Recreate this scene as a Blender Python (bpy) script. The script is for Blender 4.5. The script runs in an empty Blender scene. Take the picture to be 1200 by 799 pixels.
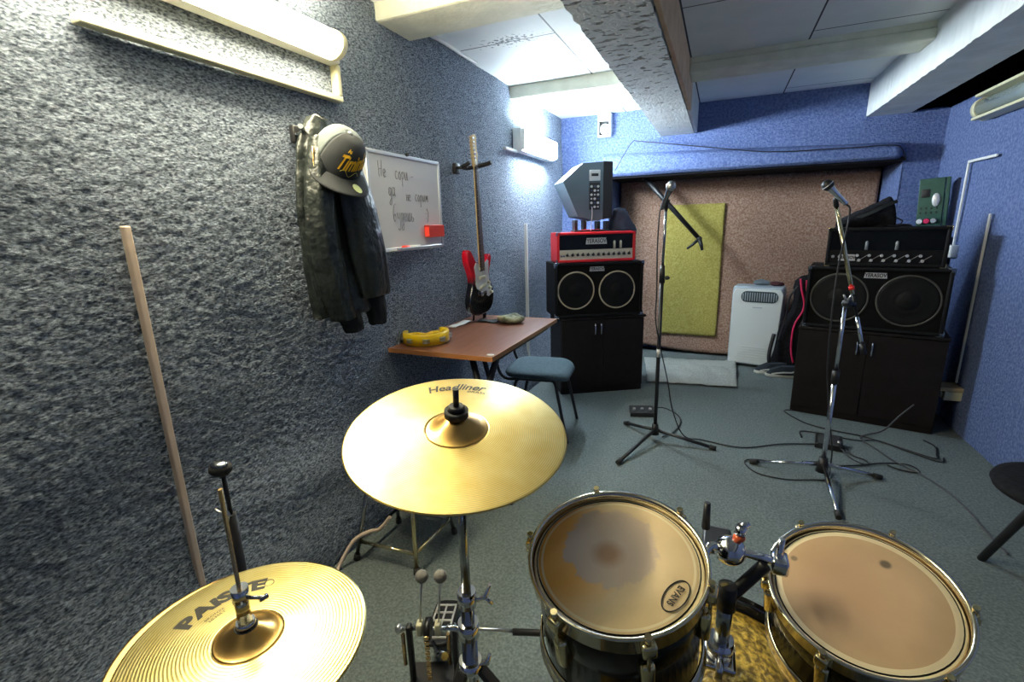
import bpy, bmesh, math, random
from mathutils import Vector, Matrix, noise, Quaternion
random.seed(7)
C = bpy.context.scene.collection
PI = math.pi
V = Vector

# ------------------------------------------------------------------ helpers
def lin(r, g, b):
    f = lambda c: (c/255/12.92) if c/255 <= .04045 else ((c/255+.055)/1.055)**2.4
    return (f(r), f(g), f(b), 1)

def mat(name, col, rough=.5, metal=0, col2=None, nscale=20, nmix=(.35, .65), bump=None, coat=0, emit=None, spec=None, detail=4):
    m = bpy.data.materials.new(name); m.use_nodes = True
    nt = m.node_tree; n = nt.nodes; l = nt.links; b = n['Principled BSDF']
    b.inputs['Base Color'].default_value = col
    b.inputs['Roughness'].default_value = rough
    b.inputs['Metallic'].default_value = metal
    if coat: b.inputs['Coat Weight'].default_value = coat; b.inputs['Coat Roughness'].default_value = .08
    if spec is not None: b.inputs['Specular IOR Level'].default_value = spec
    tc = n.new('ShaderNodeTexCoord')
    if col2:
        t = n.new('ShaderNodeTexNoise'); t.inputs['Scale'].default_value = nscale; t.inputs['Detail'].default_value = detail
        l.new(tc.outputs['Object'], t.inputs['Vector'])
        r = n.new('ShaderNodeValToRGB'); r.color_ramp.elements[0].position = nmix[0]; r.color_ramp.elements[1].position = nmix[1]
        r.color_ramp.elements[0].color = col; r.color_ramp.elements[1].color = col2
        l.new(t.outputs['Fac'], r.inputs['Fac']); l.new(r.outputs['Color'], b.inputs['Base Color'])
    if bump:
        t = n.new('ShaderNodeTexNoise'); t.inputs['Scale'].default_value = bump[0]; t.inputs['Detail'].default_value = 3
        l.new(tc.outputs['Object'], t.inputs['Vector'])
        u = n.new('ShaderNodeBump'); u.inputs['Strength'].default_value = bump[1]; u.inputs['Distance'].default_value = bump[2]
        l.new(t.outputs['Fac'], u.inputs['Height']); l.new(u.outputs['Normal'], b.inputs['Normal'])
    if emit:
        b.inputs['Emission Color'].default_value = emit[0]; b.inputs['Emission Strength'].default_value = emit[1]
    return m

def frame(o, z, xh=(1, 0, 0)):
    z = V(z).normalized(); x = V(xh); x = x - z*x.dot(z)
    if x.length < 1e-4: x = V((0, 1, 0)) - z*z.y
    x.normalize(); y = z.cross(x)
    return Matrix(((x.x, y.x, z.x, o[0]), (x.y, y.y, z.y, o[1]), (x.z, y.z, z.z, o[2]), (0, 0, 0, 1)))

WM = {}   # object name -> world matrix
class MB:
    def __init__(s): s.bm = bmesh.new(); s.mi = 0
    def _add(s, fn):
        nf = len(s.bm.faces); fn(); s.bm.faces.ensure_lookup_table()
        for f in s.bm.faces[nf:]: f.material_index = s.mi
        return s
    def face(s, vs, smooth=False):
        try: f = s.bm.faces.new(vs)
        except ValueError: return
        f.smooth = smooth; f.material_index = s.mi
    def box(s, lo, hi, bev=0, M=None, seg=2):
        b = bmesh.new()
        c = [(lo[i]+hi[i])/2 for i in range(3)]; d = [abs(hi[i]-lo[i]) for i in range(3)]
        bmesh.ops.create_cube(b, size=1, matrix=Matrix.Translation(c) @ Matrix.Diagonal((*d, 1)))
        if bev: bmesh.ops.bevel(b, geom=b.edges[:], offset=min(bev, min(d)*.45), segments=seg, profile=.5, affect='EDGES')
        if M: b.transform(M)
        return s.merge(b, bool(bev))
    def merge(s, b, smooth=False):
        mp = {}
        for v in b.verts: mp[v] = s.bm.verts.new(v.co)
        for f in b.faces: s.face([mp[v] for v in f.verts], smooth and len(f.verts) < 30 and f.calc_area() < .0025)
        b.free(); return s
    def rings(s, rings, cap0=True, cap1=True, closed=True, smooth=True, loop=False):
        R = [[s.bm.verts.new(p) for p in r] for r in rings]
        n = len(R[0])
        for a, b in (list(zip(R, R[1:])) + ([(R[-1], R[0])] if loop else [])):
            for i in range(n if closed else n-1):
                j = (i+1) % n
                s.face([a[i], a[j], b[j], b[i]], smooth)
        if not loop and closed:
            if cap0: s.face(R[0][::-1])
            if cap1: s.face(R[-1])
        return s
    def tube(s, pts, r, n=8, loop=False, flat=None):
        pts = [V(p) for p in pts]; k = len(pts); rad = r if isinstance(r, (list, tuple)) else [r]*k
        rings = []; nrm = None
        for i, p in enumerate(pts):
            t = (pts[(i+1) % k]-pts[i-1]) if loop else (pts[min(i+1, k-1)]-pts[max(i-1, 0)])
            t.normalize()
            if nrm is None:
                nrm = t.orthogonal() if not flat else (V(flat)-t*V(flat).dot(t))
            nrm = (nrm - t*nrm.dot(t)).normalized(); bn = t.cross(nrm)
            rings.append([p+(nrm*math.cos(2*PI*j/n)+bn*math.sin(2*PI*j/n))*rad[i] for j in range(n)])
        return s.rings(rings, loop=loop)
    def strap(s, pts, w, th, up):      # flat band along a path, wide side across `up` x tangent
        pts = [V(p) for p in pts]; k = len(pts); rings = []
        for i, p in enumerate(pts):
            t = (pts[min(i+1, k-1)]-pts[max(i-1, 0)]).normalized(); u = V(up); u = (u-t*u.dot(t)).normalized(); b = t.cross(u)
            rings.append([p+b*w/2+u*th/2, p-b*w/2+u*th/2, p-b*w/2-u*th/2, p+b*w/2-u*th/2])
        return s.rings(rings, smooth=False)
    def cyl(s, a, b, r, r2=None, n=20):
        a, b = V(a), V(b); M = frame(a, b-a); h = (b-a).length; r2 = r if r2 is None else r2
        rr = [[M @ V((q*math.cos(2*PI*j/n), q*math.sin(2*PI*j/n), z)) for j in range(n)] for q, z in ((r, 0), (r2, h))]
        return s.rings(rr)
    def lathe(s, prof, n=48, M=None, caps=True, loop=False):
        M = M or Matrix(); rr = []
        for r, z in prof:
            r = max(r, 1e-5); rr.append([M @ V((r*math.cos(2*PI*j/n), r*math.sin(2*PI*j/n), z)) for j in range(n)])
        return s.rings(rr, caps, caps, loop=loop)
    def torus(s, R, r, M=None, n=48, k=10, sq=1):
        return s.lathe([(R+r*math.cos(2*PI*i/k), r*sq*math.sin(2*PI*i/k)) for i in range(k)], n, M, loop=True)
    def ell(s, c, rad, M=None, n=20, k=12):
        T = (M or Matrix()) @ Matrix.Translation(c) @ Matrix.Diagonal((*rad, 1))
        return s.lathe([(math.sin(PI*i/k), -math.cos(PI*i/k)) for i in range(k+1)], n, T, caps=False)
    def prism(s, poly, h, M=None, bev=0, z0=0):
        b = bmesh.new()
        vs = [b.verts.new((x, y, z0)) for x, y in poly]; f = b.faces.new(vs)
        r = bmesh.ops.extrude_face_region(b, geom=[f]); bmesh.ops.translate(b, vec=(0, 0, h), verts=[v for v in r['geom'] if isinstance(v, bmesh.types.BMVert)])
        bmesh.ops.recalc_face_normals(b, faces=b.faces[:])
        if bev: bmesh.ops.bevel(b, geom=[e for e in b.edges], offset=bev, segments=2, profile=.5, affect='EDGES')
        if M: b.transform(M)
        return s.merge(b, bool(bev))
    def grid(s, fn, nu, nv, smooth=True):
        R = [[s.bm.verts.new(fn(i/nu, j/nv)) for j in range(nv+1)] for i in range(nu+1)]
        for i in range(nu):
            for j in range(nv): s.face([R[i][j], R[i+1][j], R[i+1][j+1], R[i][j+1]], smooth)
        return s
    def slab(s, fn, nu, nv, off):      # a grid with thickness: closed sheet
        A = [[s.bm.verts.new(fn(i/nu, j/nv)) for j in range(nv+1)] for i in range(nu+1)]
        B = [[s.bm.verts.new(V(fn(i/nu, j/nv))+V(off)) for j in range(nv+1)] for i in range(nu+1)]
        for i in range(nu):
            for j in range(nv):
                s.face([A[i][j], A[i+1][j], A[i+1][j+1], A[i][j+1]], True); s.face([B[i][j], B[i][j+1], B[i+1][j+1], B[i+1][j]], True)
        for i in range(nu): s.face([A[i][0], B[i][0], B[i+1][0], A[i+1][0]]); s.face([A[i][nv], A[i+1][nv], B[i+1][nv], B[i][nv]])
        for j in range(nv): s.face([A[0][j], A[0][j+1], B[0][j+1], B[0][j]]); s.face([A[nu][j], B[nu][j], B[nu][j+1], A[nu][j+1]])
        return s
    def text(s, txt, size, place, bold=0.0, xs=1.0, shear=0.0, depth=.0006):
        cu = bpy.data.curves.new('lettering', 'FONT'); cu.body = txt; cu.size = size; cu.align_x = 'CENTER'; cu.align_y = 'CENTER'
        cu.offset = bold; cu.shear = shear; cu.resolution_u = 3
        ob = bpy.data.objects.new('lettering', cu); C.objects.link(ob)
        dg = bpy.context.evaluated_depsgraph_get(); me = bpy.data.meshes.new_from_object(ob.evaluated_get(dg))
        bpy.data.objects.remove(ob); bpy.data.curves.remove(cu)
        b = bmesh.new(); b.from_mesh(me); bpy.data.meshes.remove(me)
        bmesh.ops.triangulate(b, faces=b.faces[:])
        for v in b.verts: v.co = place(v.co.x*xs, v.co.y, depth)
        return s.merge(b)
    def build(s, name, m, parent=None, world=True, recalc=True):
        if recalc: bmesh.ops.recalc_face_normals(s.bm, faces=s.bm.faces[:])
        me = bpy.data.meshes.new(name)
        W = WM.get(parent.name) if parent else None
        if parent is None:
            vs = [v.co for v in s.bm.verts]
            o0 = V(((min(v.x for v in vs)+max(v.x for v in vs))/2, (min(v.y for v in vs)+max(v.y for v in vs))/2, min(v.z for v in vs)))
            s.bm.transform(Matrix.Translation(-o0))
        elif world: s.bm.transform(W.inverted())
        s.bm.to_mesh(me); s.bm.free()
        for mm in (m if isinstance(m, (list, tuple)) else [m]): me.materials.append(mm)
        o = bpy.data.objects.new(name, me); C.objects.link(o)
        if parent: o.parent = parent; WM[o.name] = W.copy()
        else: o.location = o0; WM[o.name] = Matrix.Translation(o0)
        return o

def tag(o, label, cat, group=None):
    o['label'] = label; o['category'] = cat
    if group: o['group'] = group
    return o
def struct(o): o['kind'] = 'structure'; return o
def thing(name, label, cat, loc=(0, 0, 0), rot=None, group=None):
    o = bpy.data.objects.new(name, None); C.objects.link(o); o.empty_display_size = .1
    Mx = Matrix.Translation(loc) @ (rot.to_4x4() if rot is not None else Matrix())
    o.matrix_world = Mx; WM[o.name] = Mx
    return tag(o, label, cat, group)
def rotz(a): return Matrix.Rotation(a, 3, 'Z')
def smooth_path(pts, n=6):
    pts = [V(p) for p in pts]; out = []
    for i in range(len(pts)-1):
        p0, p1, p2, p3 = pts[max(i-1, 0)], pts[i], pts[i+1], pts[min(i+2, len(pts)-1)]
        for k in range(n):
            t = k/n
            out.append(.5*((2*p1)+(p2-p0)*t+(2*p0-5*p1+4*p2-p3)*t*t+(3*p1-p0-3*p2+p3)*t**3))
    out.append(pts[-1]); return out
def rrect(w, h, r, n=5):
    out = []
    for cx, cy, a in ((w/2-r, h/2-r, 0), (-w/2+r, h/2-r, 90), (-w/2+r, -h/2+r, 180), (w/2-r, -h/2+r, 270)):
        for k in range(n+1):
            t = math.radians(a+90*k/n); out.append((cx+r*math.cos(t), cy+r*math.sin(t)))
    return out

# ------------------------------------------------------------------ camera
cam_d = bpy.data.cameras.new('camera'); cam = bpy.data.objects.new('camera', cam_d); C.objects.link(cam)
cam_d.sensor_width = 36; cam_d.lens = 36*556.55/1200; cam_d.clip_start = .02
right, down, fwd = V((.91833246, .39485682, -.0274516)), V((.06898309, -.22795874, -.97122405)), V((-.38975227, .89001287, -.23658035))
H = 1.35
cam.matrix_world = Matrix(((right.x, -down.x, -fwd.x, 0), (right.y, -down.y, -fwd.y, 0), (right.z, -down.z, -fwd.z, H), (0, 0, 0, 1)))
bpy.context.scene.camera = cam
vs = bpy.context.scene.view_settings
vs.view_transform = 'Standard'; vs.look = 'None'; vs.gamma = 1; vs.use_curve_mapping = False; vs.exposure = 0.0

# ------------------------------------------------------------------ materials
def carpet(name, c1, c2, sc=70, bs=.9, bd=.012, stretch=None):
    m = mat(name, c1, .95, 0, c2, sc*.8, (.36, .66), spec=.2, detail=6)
    nt = m.node_tree; n = nt.nodes; l = nt.links; b = n['Principled BSDF']
    tc = n.new('ShaderNodeTexCoord')
    t = n.new('ShaderNodeTexNoise'); t.inputs['Scale'].default_value = sc; t.inputs['Detail'].default_value = 5; t.inputs['Roughness'].default_value = .65
    l.new(tc.outputs['Object'], t.inputs['Vector'])
    u = n.new('ShaderNodeBump'); u.inputs['Strength'].default_value = bs; u.inputs['Distance'].default_value = bd
    l.new(t.outputs['Fac'], u.inputs['Height']); l.new(u.outputs['Normal'], b.inputs['Normal'])
    if stretch:
        mp = n.new('ShaderNodeMapping'); mp.inputs['Rotation'].default_value = (stretch[1], 0, 0); mp.inputs['Scale'].default_value = (1, stretch[0], 1)
        l.new(tc.outputs['Object'], mp.inputs['Vector'])
        for q in n:
            if q.type == 'TEX_NOISE': l.new(mp.outputs['Vector'], q.inputs['Vector'])
    return m
M_wall = carpet('blue_wall_carpet', (.11, .16, .36, 1), (.21, .28, .52, 1), 75, 1, .02)
M_wallL = carpet('grey_blue_wall_carpet', (.072, .092, .13, 1), (.47, .54, .66, 1), 250, 1, .016, (.45, .75))
M_floor = carpet('grey_floor_carpet', (.1, .125, .125, 1), (.18, .21, .205, 1), 130, .6, .008)
M_brown = carpet('brown_carpet', (.25, .135, .09, 1), (.44, .3, .225, 1), 90, .8, .01)
M_yellow = carpet('olive_carpet', (.3, .25, .055, 1), (.44, .38, .11, 1), 90, .7, .01)
M_matc = carpet('pale_mat', (.35, .37, .35, 1), (.5, .52, .48, 1), 110, .9, .012)
M_black = mat('black_plastic', (.012, .012, .014, 1), .45)
M_tolex = mat('black_tolex', (.006, .006, .007, 1), .6, spec=.2, bump=(400, .3, .002))
M_blackfab = mat('black_cloth', (.006, .006, .008, 1), .9, spec=.15, col2=(.013, .013, .016, 1), nscale=60, bump=(200, .4, .003))
M_void = mat('black_ceiling_cloth', (.002, .002, .003, 1), 1, spec=0)
M_chrome = mat('chrome', (.78, .78, .8, 1), .12, 1)
M_dchrome = mat('dark_chrome', (.4, .42, .44, 1), .18, 1)
M_warmchrome = mat('warm_chrome', (.85, .72, .42, 1), .16, 1)
M_steel = mat('brushed_steel', (.6, .6, .6, 1), .32, 1)
M_brass = mat('brass_rod', (.75, .5, .22, 1), .25, 1)
M_white = mat('white_plastic', (.8, .8, .77, 1), .4)
M_cream = mat('cream_plastic', (.66, .62, .42, 1), .45)
M_beige = mat('beige_trunking', (.62, .48, .38, 1), .5)
M_paintw = mat('white_painted_wood', (.64, .66, .64, 1), .7, 0, (.78, .8, .78, 1), 6, (.3, .7), bump=(30, .35, .01))
M_greenw = mat('limewashed_wood', (.62, .63, .52, 1), .75, 0, (.78, .78, .66, 1), 8, (.3, .7), bump=(40, .5, .01))
M_plywood = mat('plywood_side', (.6, .4, .25, 1), .7, 0, (.72, .52, .35, 1), 9, (.35, .65), bump=(60, .2, .005))
M_rawwood = mat('raw_pine', (.55, .4, .2, 1), .65, 0, (.66, .52, .3, 1), 25)
M_ink = mat('black_ink', (.012, .01, .006, 1), .5)
M_red = mat('red_tolex', (.68, .012, .02, 1), .4, bump=(400, .2, .002))
M_redpl = mat('red_plastic', (.78, .05, .03, 1), .4)
M_magenta = mat('pink_red_piping', (.7, .02, .1, 1), .5)
M_navy = mat('navy_cloth', (.012, .018, .04, 1), .8, 0, (.02, .03, .06, 1), 30, bump=(60, .5, .01))
M_darkcab = mat('black_brown_laminate', (.008, .0055, .005, 1), .5, 0, (.013, .0095, .009, 1), 14, (.3, .7), spec=.25)
M_grille = mat('black_grille_cloth', (.005, .005, .005, 1), .8, spec=.12, bump=(600, .5, .002))
M_cone = mat('speaker_cone', (.004, .004, .004, 1), .6, spec=.25)
M_ring = mat('cream_speaker_ring', (.5, .42, .3, 1), .5)
M_dimring = mat('dull_speaker_ring', (.08, .074, .062, 1), .4)
M_glass = mat('amp_window', (.005, .006, .007, 1), .2, spec=.25)
M_plate = mat('silver_plate', (.62, .62, .62, 1), .35, .3)
M_rubber = mat('rubber', (.02, .02, .02, 1), .8)
M_tape = mat('red_tape', (.7, .02, .02, 1), .5)

# ------------------------------------------------------------------ setting
def bump_wall(y, z, a=1.0, s=1.0):
    p = V((y*s, z*s, 3.7))
    big = noise.noise(p*1.6)*.014 + noise.noise(p*4.1)*.004
    f = noise.noise(V((y*60+z*22, z*105, 1.3)))*.0036 + noise.noise(V((y*120+z*40, z*190, 8.3)))*.0022
    return (big+f)*a
def wall_left_x(y, z):
    x = -1.467 + bump_wall(y, z)
    x += .085*math.exp(-(z/.3)**2)                     # the carpet sags out at the foot
    x += .02*math.exp(-((z-.42+.1*(y-1))/.1)**2)*max(0, 1-abs(y-1.4)/.9)
    return x
y0, y1, z1 = -1.2, 4.67, 2.33
ny, nz = 700, 330
struct(MB().grid(lambda u, v: V((wall_left_x(y0+(y1-y0)*u, z1*v), y0+(y1-y0)*u, z1*v)), ny, nz).build('wall_left', M_wallL))
struct(MB().grid(lambda u, v: V((1.45-bump_wall(y0+(y1-y0)*u+20, 2.09*v, .6), y0+(y1-y0)*u, 2.09*v)), 240, 90).build('wall_right', M_wall))
NX0, NX1, NY, NZ = -1.0, 1.22, 5.25, 1.76
w = MB()
bw = lambda u, z: V((u, 4.67-bump_wall(u+40, z, .6), z))
w.grid(lambda u, v: bw(-1.47+2.94*u, NZ+(2.33-NZ)*v), 150, 30)
w.grid(lambda u, v: bw(NX1+(1.47-NX1)*u, NZ*v), 14, 90)
w.grid(lambda u, v: bw(-1.47+(NX0+1.47)*u, NZ*v), 24, 90)
struct(w.build('wall_back', M_wall))
w = MB()
w.grid(lambda u, v: V((NX1, 4.67+(NY-4.67)*u, NZ*v)), 10, 20).grid(lambda u, v: V((NX0, 4.67+(NY-4.67)*u, NZ*v)), 10, 20)
w.grid(lambda u, v: V((NX0+(NX1-NX0)*u, NY, NZ*v)), 20, 20)
struct(w.build('wall_niche', M_wall))
struct(MB().box((NX0, 4.62, NZ-.02), (NX1, NY, NZ+.01), .002).build('trim_niche_soffit', M_blackfab))  # shade of the underside put into its colour as black
# padded lintel over the niche
def lintel(u, v):
    x = -1.05+2.25*u
    e = min(1, max(0, (1.205-x)/.06)); e = (1-(1-e)**2)**.5
    a = min(1, max(0, v))
    prof = [(0, 2.0), (.03, 1.985), (.075, 1.955), (.1, 1.9), (.105, 1.84), (.1, 1.785), (.07, 1.757), (0, 1.75)]
    k = min(int(a*7), 6); f = a*7-k
    d = prof[k][0]*(1-f)+prof[k+1][0]*f; z = prof[k][1]*(1-f)+prof[k+1][1]*f
    z = 1.75+(z-1.75)*(.9-.38*u)
    z = 1.83+(z-1.83)*(.7+.3*e)
    return V((x, 4.68-d*e*1.15-bump_wall(x+60, z, .6), z))
struct(MB().grid(lintel, 150, 28).build('trim_lintel', M_wall))
struct(MB().grid(lambda u, v: V((-1.5+3.0*u, -1.2, 2.33*v)), 20, 20).build('wall_front', M_wall))
struct(MB().grid(lambda u, v: V((-1.6+3.2*u, -1.3+6.6*v, noise.noise(V((u*9, v*14, 2)))*.002-.002)), 60, 110).build('floor', M_floor))
# ceiling boards
mc = mat('ceiling_boards', (.7, .74, .74, 1), .75, 0, (.79, .82, .81, 1), 4, (.3, .7), bump=(25, .15, .004))
nt = mc.node_tree; n = nt.nodes; l = nt.links; b = n['Principled BSDF']
tc = n.new('ShaderNodeTexCoord'); br = n.new('ShaderNodeTexBrick'); mp = n.new('ShaderNodeMapping')
mp.inputs['Rotation'].default_value = (0, 0, PI/2); mp.inputs['Location'].default_value = (.15, .12, 0)
l.new(tc.outputs['Object'], mp.inputs['Vector']); l.new(mp.outputs['Vector'], br.inputs['Vector'])
br.inputs['Scale'].default_value = 1; br.inputs['Brick Width'].default_value = 1.25; br.inputs['Row Height'].default_value = .62; br.inputs['Mortar Size'].default_value = .0045
br.inputs['Mortar Smooth'].default_value = 0
mx = n.new('ShaderNodeMixRGB'); mx.blend_type = 'MIX'; mx.inputs['Color2'].default_value = (.05, .055, .06, 1)
src = b.inputs['Base Color'].links[0].from_socket
l.new(br.outputs['Fac'], mx.inputs['Fac']); l.new(src, mx.inputs['Color1'])
# a mildew blotch
sub = n.new('ShaderNodeVectorMath'); sub.operation = 'SUBTRACT'; sub.inputs[1].default_value = (-.98, .76, 0)
sc = n.new('ShaderNodeVectorMath'); sc.operation = 'MULTIPLY'; sc.inputs[1].default_value = (3.2, 8, 0)
ln = n.new('ShaderNodeVectorMath'); ln.operation = 'LENGTH'
l.new(tc.outputs['Object'], sub.inputs[0]); l.new(sub.outputs[0], sc.inputs[0]); l.new(sc.outputs[0], ln.inputs[0])
nz_ = n.new('ShaderNodeTexNoise'); nz_.inputs['Scale'].default_value = 45; l.new(tc.outputs['Object'], nz_.inputs['Vector'])
ad = n.new('ShaderNodeMath'); ad.operation = 'MULTIPLY_ADD'; ad.inputs[1].default_value = .35; l.new(ln.outputs['Value'], ad.inputs[0]); l.new(nz_.outputs['Fac'], ad.inputs[2])
rp = n.new('ShaderNodeValToRGB'); rp.color_ramp.elements[0].position = .52; rp.color_ramp.elements[1].position = .62
rp.color_ramp.elements[0].color = (1, 1, 1, 1); rp.color_ramp.elements[1].color = (0, 0, 0, 1)
l.new(ad.outputs[0], rp.inputs['Fac'])
mx2 = n.new('ShaderNodeMixRGB'); mx2.inputs['Color2'].default_value = (.09, .1, .11, 1)
l.new(rp.outputs['Color'], mx2.inputs['Fac']); l.new(mx.outputs['Color'], mx2.inputs['Color1']); l.new(mx2.outputs['Color'], b.inputs['Base Color'])
o = MB().box((-1.5, -1.25, 2.315), (1.25, 5.0, 2.36)).build('ceiling', mc); struct(o)
struct(MB().slab(lambda u, v: V((1.2+.32*u, -1.25+5.98*v, 2.082+.012*math.sin(u*PI))), 6, 30, (0, 0, .02)).build('trim_black_ceiling_cloth', M_void))
# concrete beam with pocked underside
mcon = mat('pocked_concrete', (.42, .44, .44, 1), .85, 0, (.55, .57, .56, 1), 14, (.3, .7), bump=(60, .5, .01))
nt = mcon.node_tree; n = nt.nodes; l = nt.links; b = n['Principled BSDF']
tc = n.new('ShaderNodeTexCoord'); mp = n.new('ShaderNodeMapping'); mp.inputs['Scale'].default_value = (17, 34, 22); mp.inputs['Rotation'].default_value = (0, 0, .35)
l.new(tc.outputs['Object'], mp.inputs['Vector'])
t = n.new('ShaderNodeTexNoise'); t.inputs['Scale'].default_value = 1; t.inputs['Detail'].default_value = 2; l.new(mp.outputs['Vector'], t.inputs['Vector'])
sx = n.new('ShaderNodeSeparateXYZ'); l.new(tc.outputs['Object'], sx.inputs[0])
mr = n.new('ShaderNodeMapRange'); mr.inputs['From Min'].default_value = .7; mr.inputs['From Max'].default_value = 2.4; mr.inputs['To Min'].default_value = 0.0; mr.inputs['To Max'].default_value = .16
l.new(sx.outputs['Y'], mr.inputs['Value'])
sb = n.new('ShaderNodeMath'); sb.operation = 'SUBTRACT'; l.new(t.outputs['Fac'], sb.inputs[0]); l.new(mr.outputs[0], sb.inputs[1])
rp = n.new('ShaderNodeValToRGB'); rp.color_ramp.elements[0].position = .575; rp.color_ramp.elements[1].position = .6
l.new(sb.outputs[0], rp.inputs['Fac'])
mx = n.new('ShaderNodeMixRGB'); mx.inputs['Color2'].default_value = (.12, .11, .09, 1)
l.new(rp.outputs['Color'], mx.inputs['Fac']); l.new(b.inputs['Base Color'].links[0].from_socket, mx.inputs['Color1']); l.new(mx.outputs['Color'], b.inputs['Base Color'])
bp = n.new('ShaderNodeBump'); bp.invert = True; bp.inputs['Distance'].default_value = .02; bp.inputs['Strength'].default_value = .8
l.new(rp.outputs['Color'], bp.inputs['Height']); l.new(b.inputs['Normal'].links[0].from_socket, bp.inputs['Normal']); l.new(bp.outputs['Normal'], b.inputs['Normal'])
def ragged_beam(x0, x1, z0, z1, amp):
    m_ = MB(); rr = []
    for k in range(240):
        y = -1.25+(4.66+1.25)*k/239
        j = noise.noise(V((y*18, 1, 1)))*amp; j2 = noise.noise(V((y*15, 4, 1)))*amp*.4
        rr.append([V((x0+j, y, z0)), V((x1+j2, y, z0)), V((x1+j2*.5, y, z1)), V((x0+j*.5, y, z1))])
    return m_.rings(rr, smooth=False)
bm_ = ragged_beam(-.55, -.275, 2.075, 2.32, .012).build('trim_concrete_beam', mcon); struct(bm_)
struct(MB().box((-.272, -1.25, 2.085), (-.25, 3.75, 2.32), .004).build('trim_plywood_beam_side', M_plywood))
struct(MB().box((-.274, 3.75, 2.08), (-.252, 4.655, 2.32), .004).build('trim_white_beam_side', M_paintw))
struct(ragged_beam(.948, 1.22, 2.075, 2.32, .01).build('trim_white_beam', M_paintw))
def cross(name, x0, x1, ya, yb, z, m, ang=0):
    struct(MB().box((x0, ya, z), (x1, yb, 2.32), .012).build(name, m))
cross('trim_cross_beam_front', -1.5, -.55, 1.95, 2.22, 2.24, M_greenw)
cross('trim_cross_beam_middle', -1.5, -.55, 3.43, 3.63, 2.228, M_greenw)
struct(MB().box((-.25, 3.4, 2.228), (.95, 3.64, 2.28), .006).box((-.25, 3.41, 2.283), (.95, 3.64, 2.32), .004).build('trim_cross_beam_right', M_greenw))

# ------------------------------------------------------------------ lamps and trunking
warm, cool = (1, .9, .62, 1), (.76, .9, 1, 1)
M_lamp1 = mat('lit_diffuser_warm', (.9, .9, .85, 1), .4, emit=(warm, 100))
M_lamp2 = mat('lit_diffuser_cool', (.9, .9, .9, 1), .4, emit=(cool, 230))
M_lens = mat('unlit_diffuser', (.3, .36, .36, 1), .15, coat=.5)
def halfround(m_, ya, yb, x, sx, zc, rz, rx, z_taper=0):
    prof = [(x+sx*rx*math.sin(PI*k/12), zc+rz*math.cos(PI*k/12)) for k in range(13)]
    return m_.rings([[V((px, y, pz)) for px, pz in prof] for y in (ya, yb)])
t = thing('wall_lamp', 'long lit fluorescent wall lamp above the jacket, cut off by the top edge', 'lamp', (-1.45, 1.05, 2.0))
MB().box((-1.46, .42, 1.975), (-1.405, 1.625, 2.085), .006).build('housing', M_white, t)
halfround(MB(), .45, 1.575, -1.405, 1, 2.032, .046, .06).build('diffuser', M_lamp1, t)
for a, b_ in ((.43, .45), (1.575, 1.6)):
    halfround(MB(), a, b_, -1.405, 1, 2.03, .052, .066).build('end_cap', M_cream, t)
t = thing('wall_lamp', 'short lit fluorescent lamp on the left wall near the far corner', 'lamp', (-1.45, 3.8, 1.9))
MB().box((-1.46, 3.445, 1.88), (-1.388, 4.195, 2.042), .008).build('housing', M_white, t)
MB().box((-1.39, 3.465, 1.892), (-1.345, 4.175, 2.03), .02).build('diffuser', M_lamp2, t)
for a, b_ in ((3.45, 3.466), (4.174, 4.19)): MB().box((-1.4, a, 1.888), (-1.365, b_, 2.034), .005).build('end_cap', M_white, t)
t = thing('wall_lamp', 'unlit fluorescent lamp high on the right wall', 'lamp', (1.45, 3.5, 1.9))
MB().box((1.415, 2.85, 1.895), (1.46, 4.08, 2.035), .012).build('housing', M_cream, t)
halfround(MB(), 2.9, 4.0, 1.415, -1, 1.965, .052, .055).build('diffuser', M_lens, t)
halfround(MB(), 4.0, 4.05, 1.415, -1, 1.965, .062, .06).build('end_cap', M_cream, t)
for zz in (1.9, 2.03): MB().box((1.35, 2.9, zz-.008), (1.42, 4.0, zz+.008), .004).build('rim', M_cream, t)
tr = 'cable_trunking'
tag(MB().box((-1.46, .765, 1.845), (-1.425, 1.645, 1.868), .004).box((-1.46, 1.622, 1.868), (-1.425, 1.645, 1.98), .004).build(tr, M_cream),
    'yellowish L-shaped cable trunking under the long lit wall lamp', 'trunking')
tag(MB().box((-1.455, .77, .02), (-1.432, .788, 1.376), .004).build(tr, M_beige), 'long beige upright cable trunking strip on the left wall behind the hi-hat', 'trunking')
tag(MB().box((-1.45, 3.25, 1.868), (-1.425, 3.46, 1.888), .004).build(tr, M_white), 'short white trunking stub leading to the short lit lamp', 'trunking')
tag(MB().box((-1.45, 3.61, 0.0), (-1.425, 3.63, 1.36), .004).build(tr, M_white), 'thin white upright trunking between the guitar and the left amplifier', 'trunking')
tag(MB().box((-1.44, 2.24, 2.30), (-1.425, 2.85, 2.315), .003).build(tr, M_white), 'thin white strip along the ceiling edge of the left wall', 'trunking')
tag(MB().box((1.428, 3.8, 1.66), (1.44, 4.16, 1.676), .003).box((1.428, 4.144, 1.13), (1.44, 4.16, 1.66), .003).build(tr, M_white),
    'white L-shaped cable trunking beside the right amplifier', 'trunking')
tag(MB().box((1.43, 3.738, .3), (1.442, 3.754, 1.34), .003).build(tr, M_white), 'straight white upright trunking on the right wall inside the dark shadow', 'trunking')
def socket(lo, hi, M_, lab):
    t = thing('wall_socket', lab, 'socket', lo); MB().box(lo, hi, .006).build('box', M_, t)
    yc, zc = (lo[1]+hi[1])/2, (lo[2]+hi[2])/2
    MB().cyl((lo[0]+.001, yc, zc), (lo[0]-.006, yc, zc), .02).build('faceplate', M_cream, t)
    return t
socket((1.405, 4.1, 1.06), (1.45, 4.2, 1.14), M_white, 'small white wall socket under the L-shaped trunking')
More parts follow.
